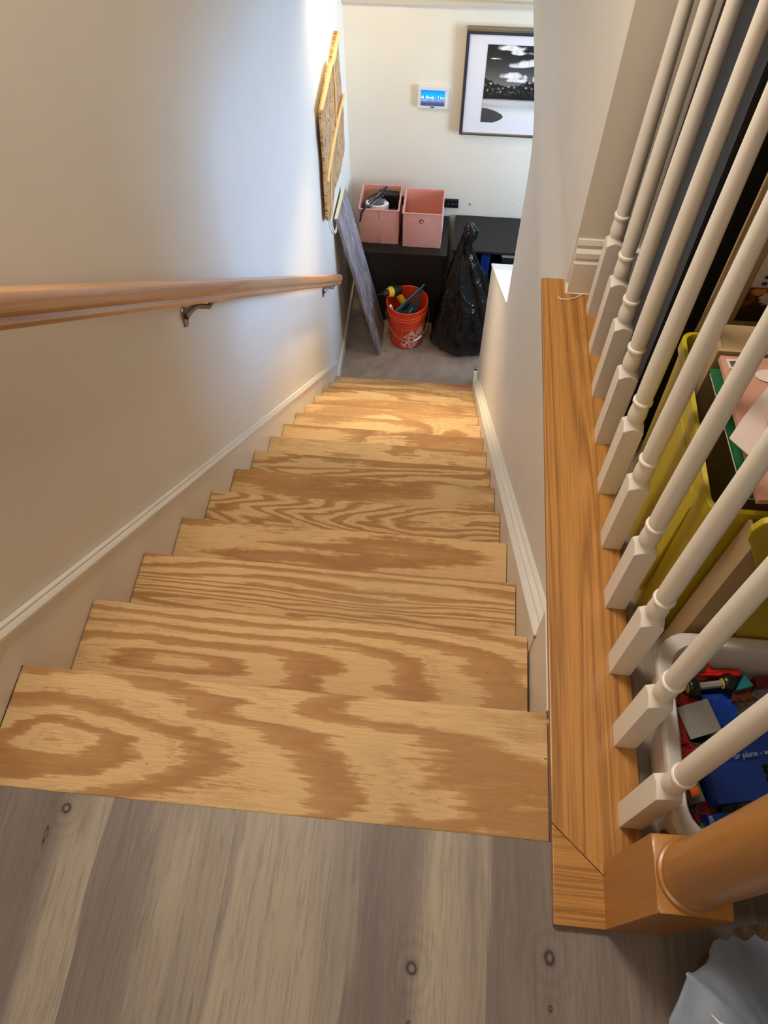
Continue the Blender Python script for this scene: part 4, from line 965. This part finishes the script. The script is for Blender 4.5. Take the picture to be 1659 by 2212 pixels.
prism(bm, P1, (0, 0, 0.0012)); prism(bm, P2, (0, 0, 0.0012))
solo('folded_paper', bm, m_paper, 'folded sheet of white paper on top of the pink book', 'paper', (1.12, 0.27, 0.463))
bm = nb(); prism(bm, [(1.134, 0.226, 0.472), (1.141, 0.270, 0.474), (1.170, 0.300, 0.474), (1.22, 0.26, 0.472), (1.20, 0.20, 0.470)], (0, 0, 0.006))
solo('orange_toy', bm, BM['orange'], 'orange flat plastic piece lying on the folded paper at the right frame edge', 'plastic piece', (1.17, 0.25, 0.472), bevel=0.002)
# tall carton with printed front
ct = thing('printed_carton', 'tall flattened tan carton with a food photograph and dark text behind the yellow bin', 'carton', (1.3, 0.57, 0))
obj('box_body', bx((1.118, 0.555, 0.0), (1.50, 0.561, 0.80)), m_card, ct, bevel=0.002)
def food(u, v):
    if v > 0.30: return lin(206, 200, 196)
    n1 = fbm(u*2, v*2, 4, 6); c = lin(40, 26, 20)
    d1 = math.hypot((u-0.25)/0.18, (v-0.22)/0.07); d2 = math.hypot((u-0.25)/0.12, (v-0.22)/0.04)
    if d2 < 1: c = lin(70, 36, 24)
    elif d1 < 1+0.2*n1: c = lin(208, 190, 180)
    elif math.hypot((u-0.06)/0.04, (v-0.27)/0.03) < 1: c = lin(206, 140, 50)
    elif n1 > 0.25: c = lin(120, 50, 30)
    return c
bm = nb(); vgrid(bm, 1.168, 1.46, 0.392, 0.62, 0.5535, 90, 70, food); pnl = obj('printed_panel', bm, vcmat('food_print', 0.4), ct)
bm = nb(); random.seed(3)
for r_ in range(7):
    zz = 0.467+r_*0.0125; xx = 1.182
    while xx < 1.40:
        w_ = random.uniform(0.006, 0.014); box(bm, (xx, 0.5525, zz), (xx+w_, 0.5536, zz+0.006)); xx += w_+0.004
obj('text_lines', bm, plain('text_ink', (58, 56, 50)), pnl)
bm = nb(); prism(bm, [(1.100, 0.520, 0.395), (1.116, 0.535, 0.60), (1.118, 0.537, 0.60), (1.106, 0.526, 0.375)], (0.03, -0.002, 0.0))
solo('paper_sheets', bm, m_card, 'pale sheets standing against the corner of the printed carton', 'papers', (1.11, 0.52, 0.38))
# black cabinet behind
a = N('lit_cabinet_side', 0.5, 0.4); v = a.obj(); a.base(a.mix(a.noise(v, 20, 2), lin(40, 42, 44), lin(34, 34, 36))); m_litside = a.m
tc = thing('black_tower_cabinet', 'tall black cabinet standing behind the far balusters on the landing', 'cabinet', (1.3, 0.75, 0))
obj('side_panel', bx((1.079, 0.613, 0.0), (1.081, 0.86, 1.6)), m_litside, tc)  # lit side painted paler than the unlit front of the same cabinet
obj('cabinet_body', bx((1.0812, 0.61, 0.0), (1.60, 0.86, 1.6)), m_blk, tc)
bm = bx((1.12, 0.88, 0.0), (1.60, 1.028, 1.3)); solo('gap_shade', bm, plain('gap_shade_brown', (58, 44, 32), 0.9), 'dark brown block standing in for the shade in the gap between the black cabinet and the end wall', 'box', (1.3, 0.95, 0), bevel=0.003)  # dark block added where the gap is only in shadow

# ------------------------------------------------------------------ near corner: bag with blue-grey scalloped pouch
a = N('crumpled_brown', 0.7, 0.3); v = a.obj(); g = a.noise(v, 22, 4, 0.6, 0.8); a.base(a.mix(g, lin(150, 128, 100), lin(104, 86, 64))); a.bump(g, 0.8, 0.02); m_crum = a.m
bm = nb(); n_t, n_r = 90, 14
cx, cy = 1.262, -0.435
ring0 = None; rows = []
for j in range(n_r+1):
    s = j/n_r; row = []
    for k in range(n_t):
        t = 2*PI*k/n_t
        R_ = 0.20*(math.sin(PI*min(1, 0.5*s+0.0) ) if s < 1 else 1)
        if s <= 0.55: R_ = 0.150*(1-0.04*(s/0.55)**2); z = 0.20*s/0.55
        else: R_ = 0.150*0.96*(1-(s-0.55)/0.45)+0.001; z = 0.20+0.0*s
        R_ *= 1+0.045*math.sin(13*t+2*s)+0.03*math.sin(29*t)
        row.append(bm.verts.new((cx+R_*math.cos(t)*1.0, cy+R_*math.sin(t)*0.95, 0.001+z*(1+0.06*math.sin(5*t)))))
    rows.append(row)
for A_, B_ in zip(rows, rows[1:]):
    for k in range(n_t): bm.faces.new((A_[k], A_[(k+1) % n_t], B_[(k+1) % n_t], B_[k]))
bm.faces.new(rows[0][::-1]); bm.faces.new(rows[-1])
solo('brown_paper_bag', bm, m_crum, 'crumpled brown bag on the floor under the blue-grey pouch at the near right corner', 'bag', (cx, cy, 0), smooth=True, angle=50)
pts = [(1.024, -0.422), (1.036, -0.403), (1.049, -0.378), (1.048, -0.3745), (1.051, -0.372), (1.056, -0.373), (1.063, -0.369), (1.074, -0.361), (1.079, -0.354), (1.080, -0.346), (1.086, -0.336), (1.092, -0.333), (1.102, -0.334), (1.109, -0.326), (1.117, -0.330), (1.124, -0.333), (1.130, -0.330), (1.137, -0.324), (1.144, -0.328), (1.149, -0.331), (1.158, -0.326), (1.167, -0.332), (1.176, -0.325), (1.186, -0.333), (1.196, -0.327), (1.21, -0.336), (1.24, -0.36), (1.26, -0.42), (1.25, -0.52), (1.16, -0.58), (1.06, -0.55), (1.01, -0.47)]
bm = nb(); cpt = Vector((1.14, -0.45))
rings = []
for j, (s, z) in enumerate(((1.0, 0.203), (1.0, 0.206), (0.93, 0.210), (0.86, 0.216), (0.6, 0.229), (0.35, 0.235), (0.1, 0.237))):
    sm = max(0, 1-s)**0.16 if s < 0.999 else 0
    rings.append([bm.verts.new((cpt.x+(x-cpt.x)*s*(1-sm)+sm*s*0.118*math.cos(math.atan2(y-cpt.y, x-cpt.x)), cpt.y+(y-cpt.y)*s*(1-sm)+sm*s*0.12*math.sin(math.atan2(y-cpt.y, x-cpt.x)), z+0.004*mn.noise(Vector((x*40, y*40, s*6)))*(1 if j > 1 else 0))) for x, y in pts])
for A_, B_ in zip(rings, rings[1:]):
    L = len(A_)
    for k in range(L): bm.faces.new((A_[k], A_[(k+1) % L], B_[(k+1) % L], B_[k]))
bm.faces.new(rings[0][::-1]); bm.faces.new(rings[-1])
a = N('blue_grey_plastic', 0.45, 0.4); v = a.obj(); a.base(a.mix(a.noise(v, 16, 3), lin(128, 140, 160), lin(106, 117, 136))); a.bump(a.noise(v, 30, 3), 0.3, 0.006)
pch = thing('scalloped_pouch', 'blue-grey plastic pouch with a wavy edge at the near right corner', 'pouch', (1.14, -0.45, 0.203))
obj('pouch_body', bm, a.m, pch, smooth=True, angle=60)
bm = nb()
for P_ in ([(1.066, -0.414, 0.226), (1.073, -0.421, 0.228), (1.083, -0.424, 0.231)], [(1.112, -0.386, 0.226), (1.114, -0.395, 0.229), (1.111, -0.402, 0.231)], [(1.118, -0.372, 0.222), (1.128, -0.377, 0.223)]):
    tube(bm, P_, [0.0008, 0.0014, 0.0008][:len(P_)], 6)
obj('scratch_marks', bm, m_white, pch)

# ceiling lamps that give the light
def lamp(x, y, z, label):
    l = thing('ceiling_light', label, 'ceiling light', (x, y, z))
    bm = nb(); lathe(bm, [(0.11, 0), (0.11, -0.012), (0.10, -0.018), (0.095, 0)], (x, y, z), 32); obj('trim_ring', bm, m_white, l, smooth=True)
lamp(1.72, 3.25, -0.22, 'round ceiling light in the lower room')
lamp(0.50, 3.60, -0.22, 'round ceiling light aimed at the lower treads')
lamp(0.16, 3.55, -0.22, 'round ceiling light over the lower landing')
lamp(0.24, 0.70, CEIL, 'round ceiling light over the stairs')
lamp(0.35, -1.3, CEIL, 'round ceiling light over the upper landing')
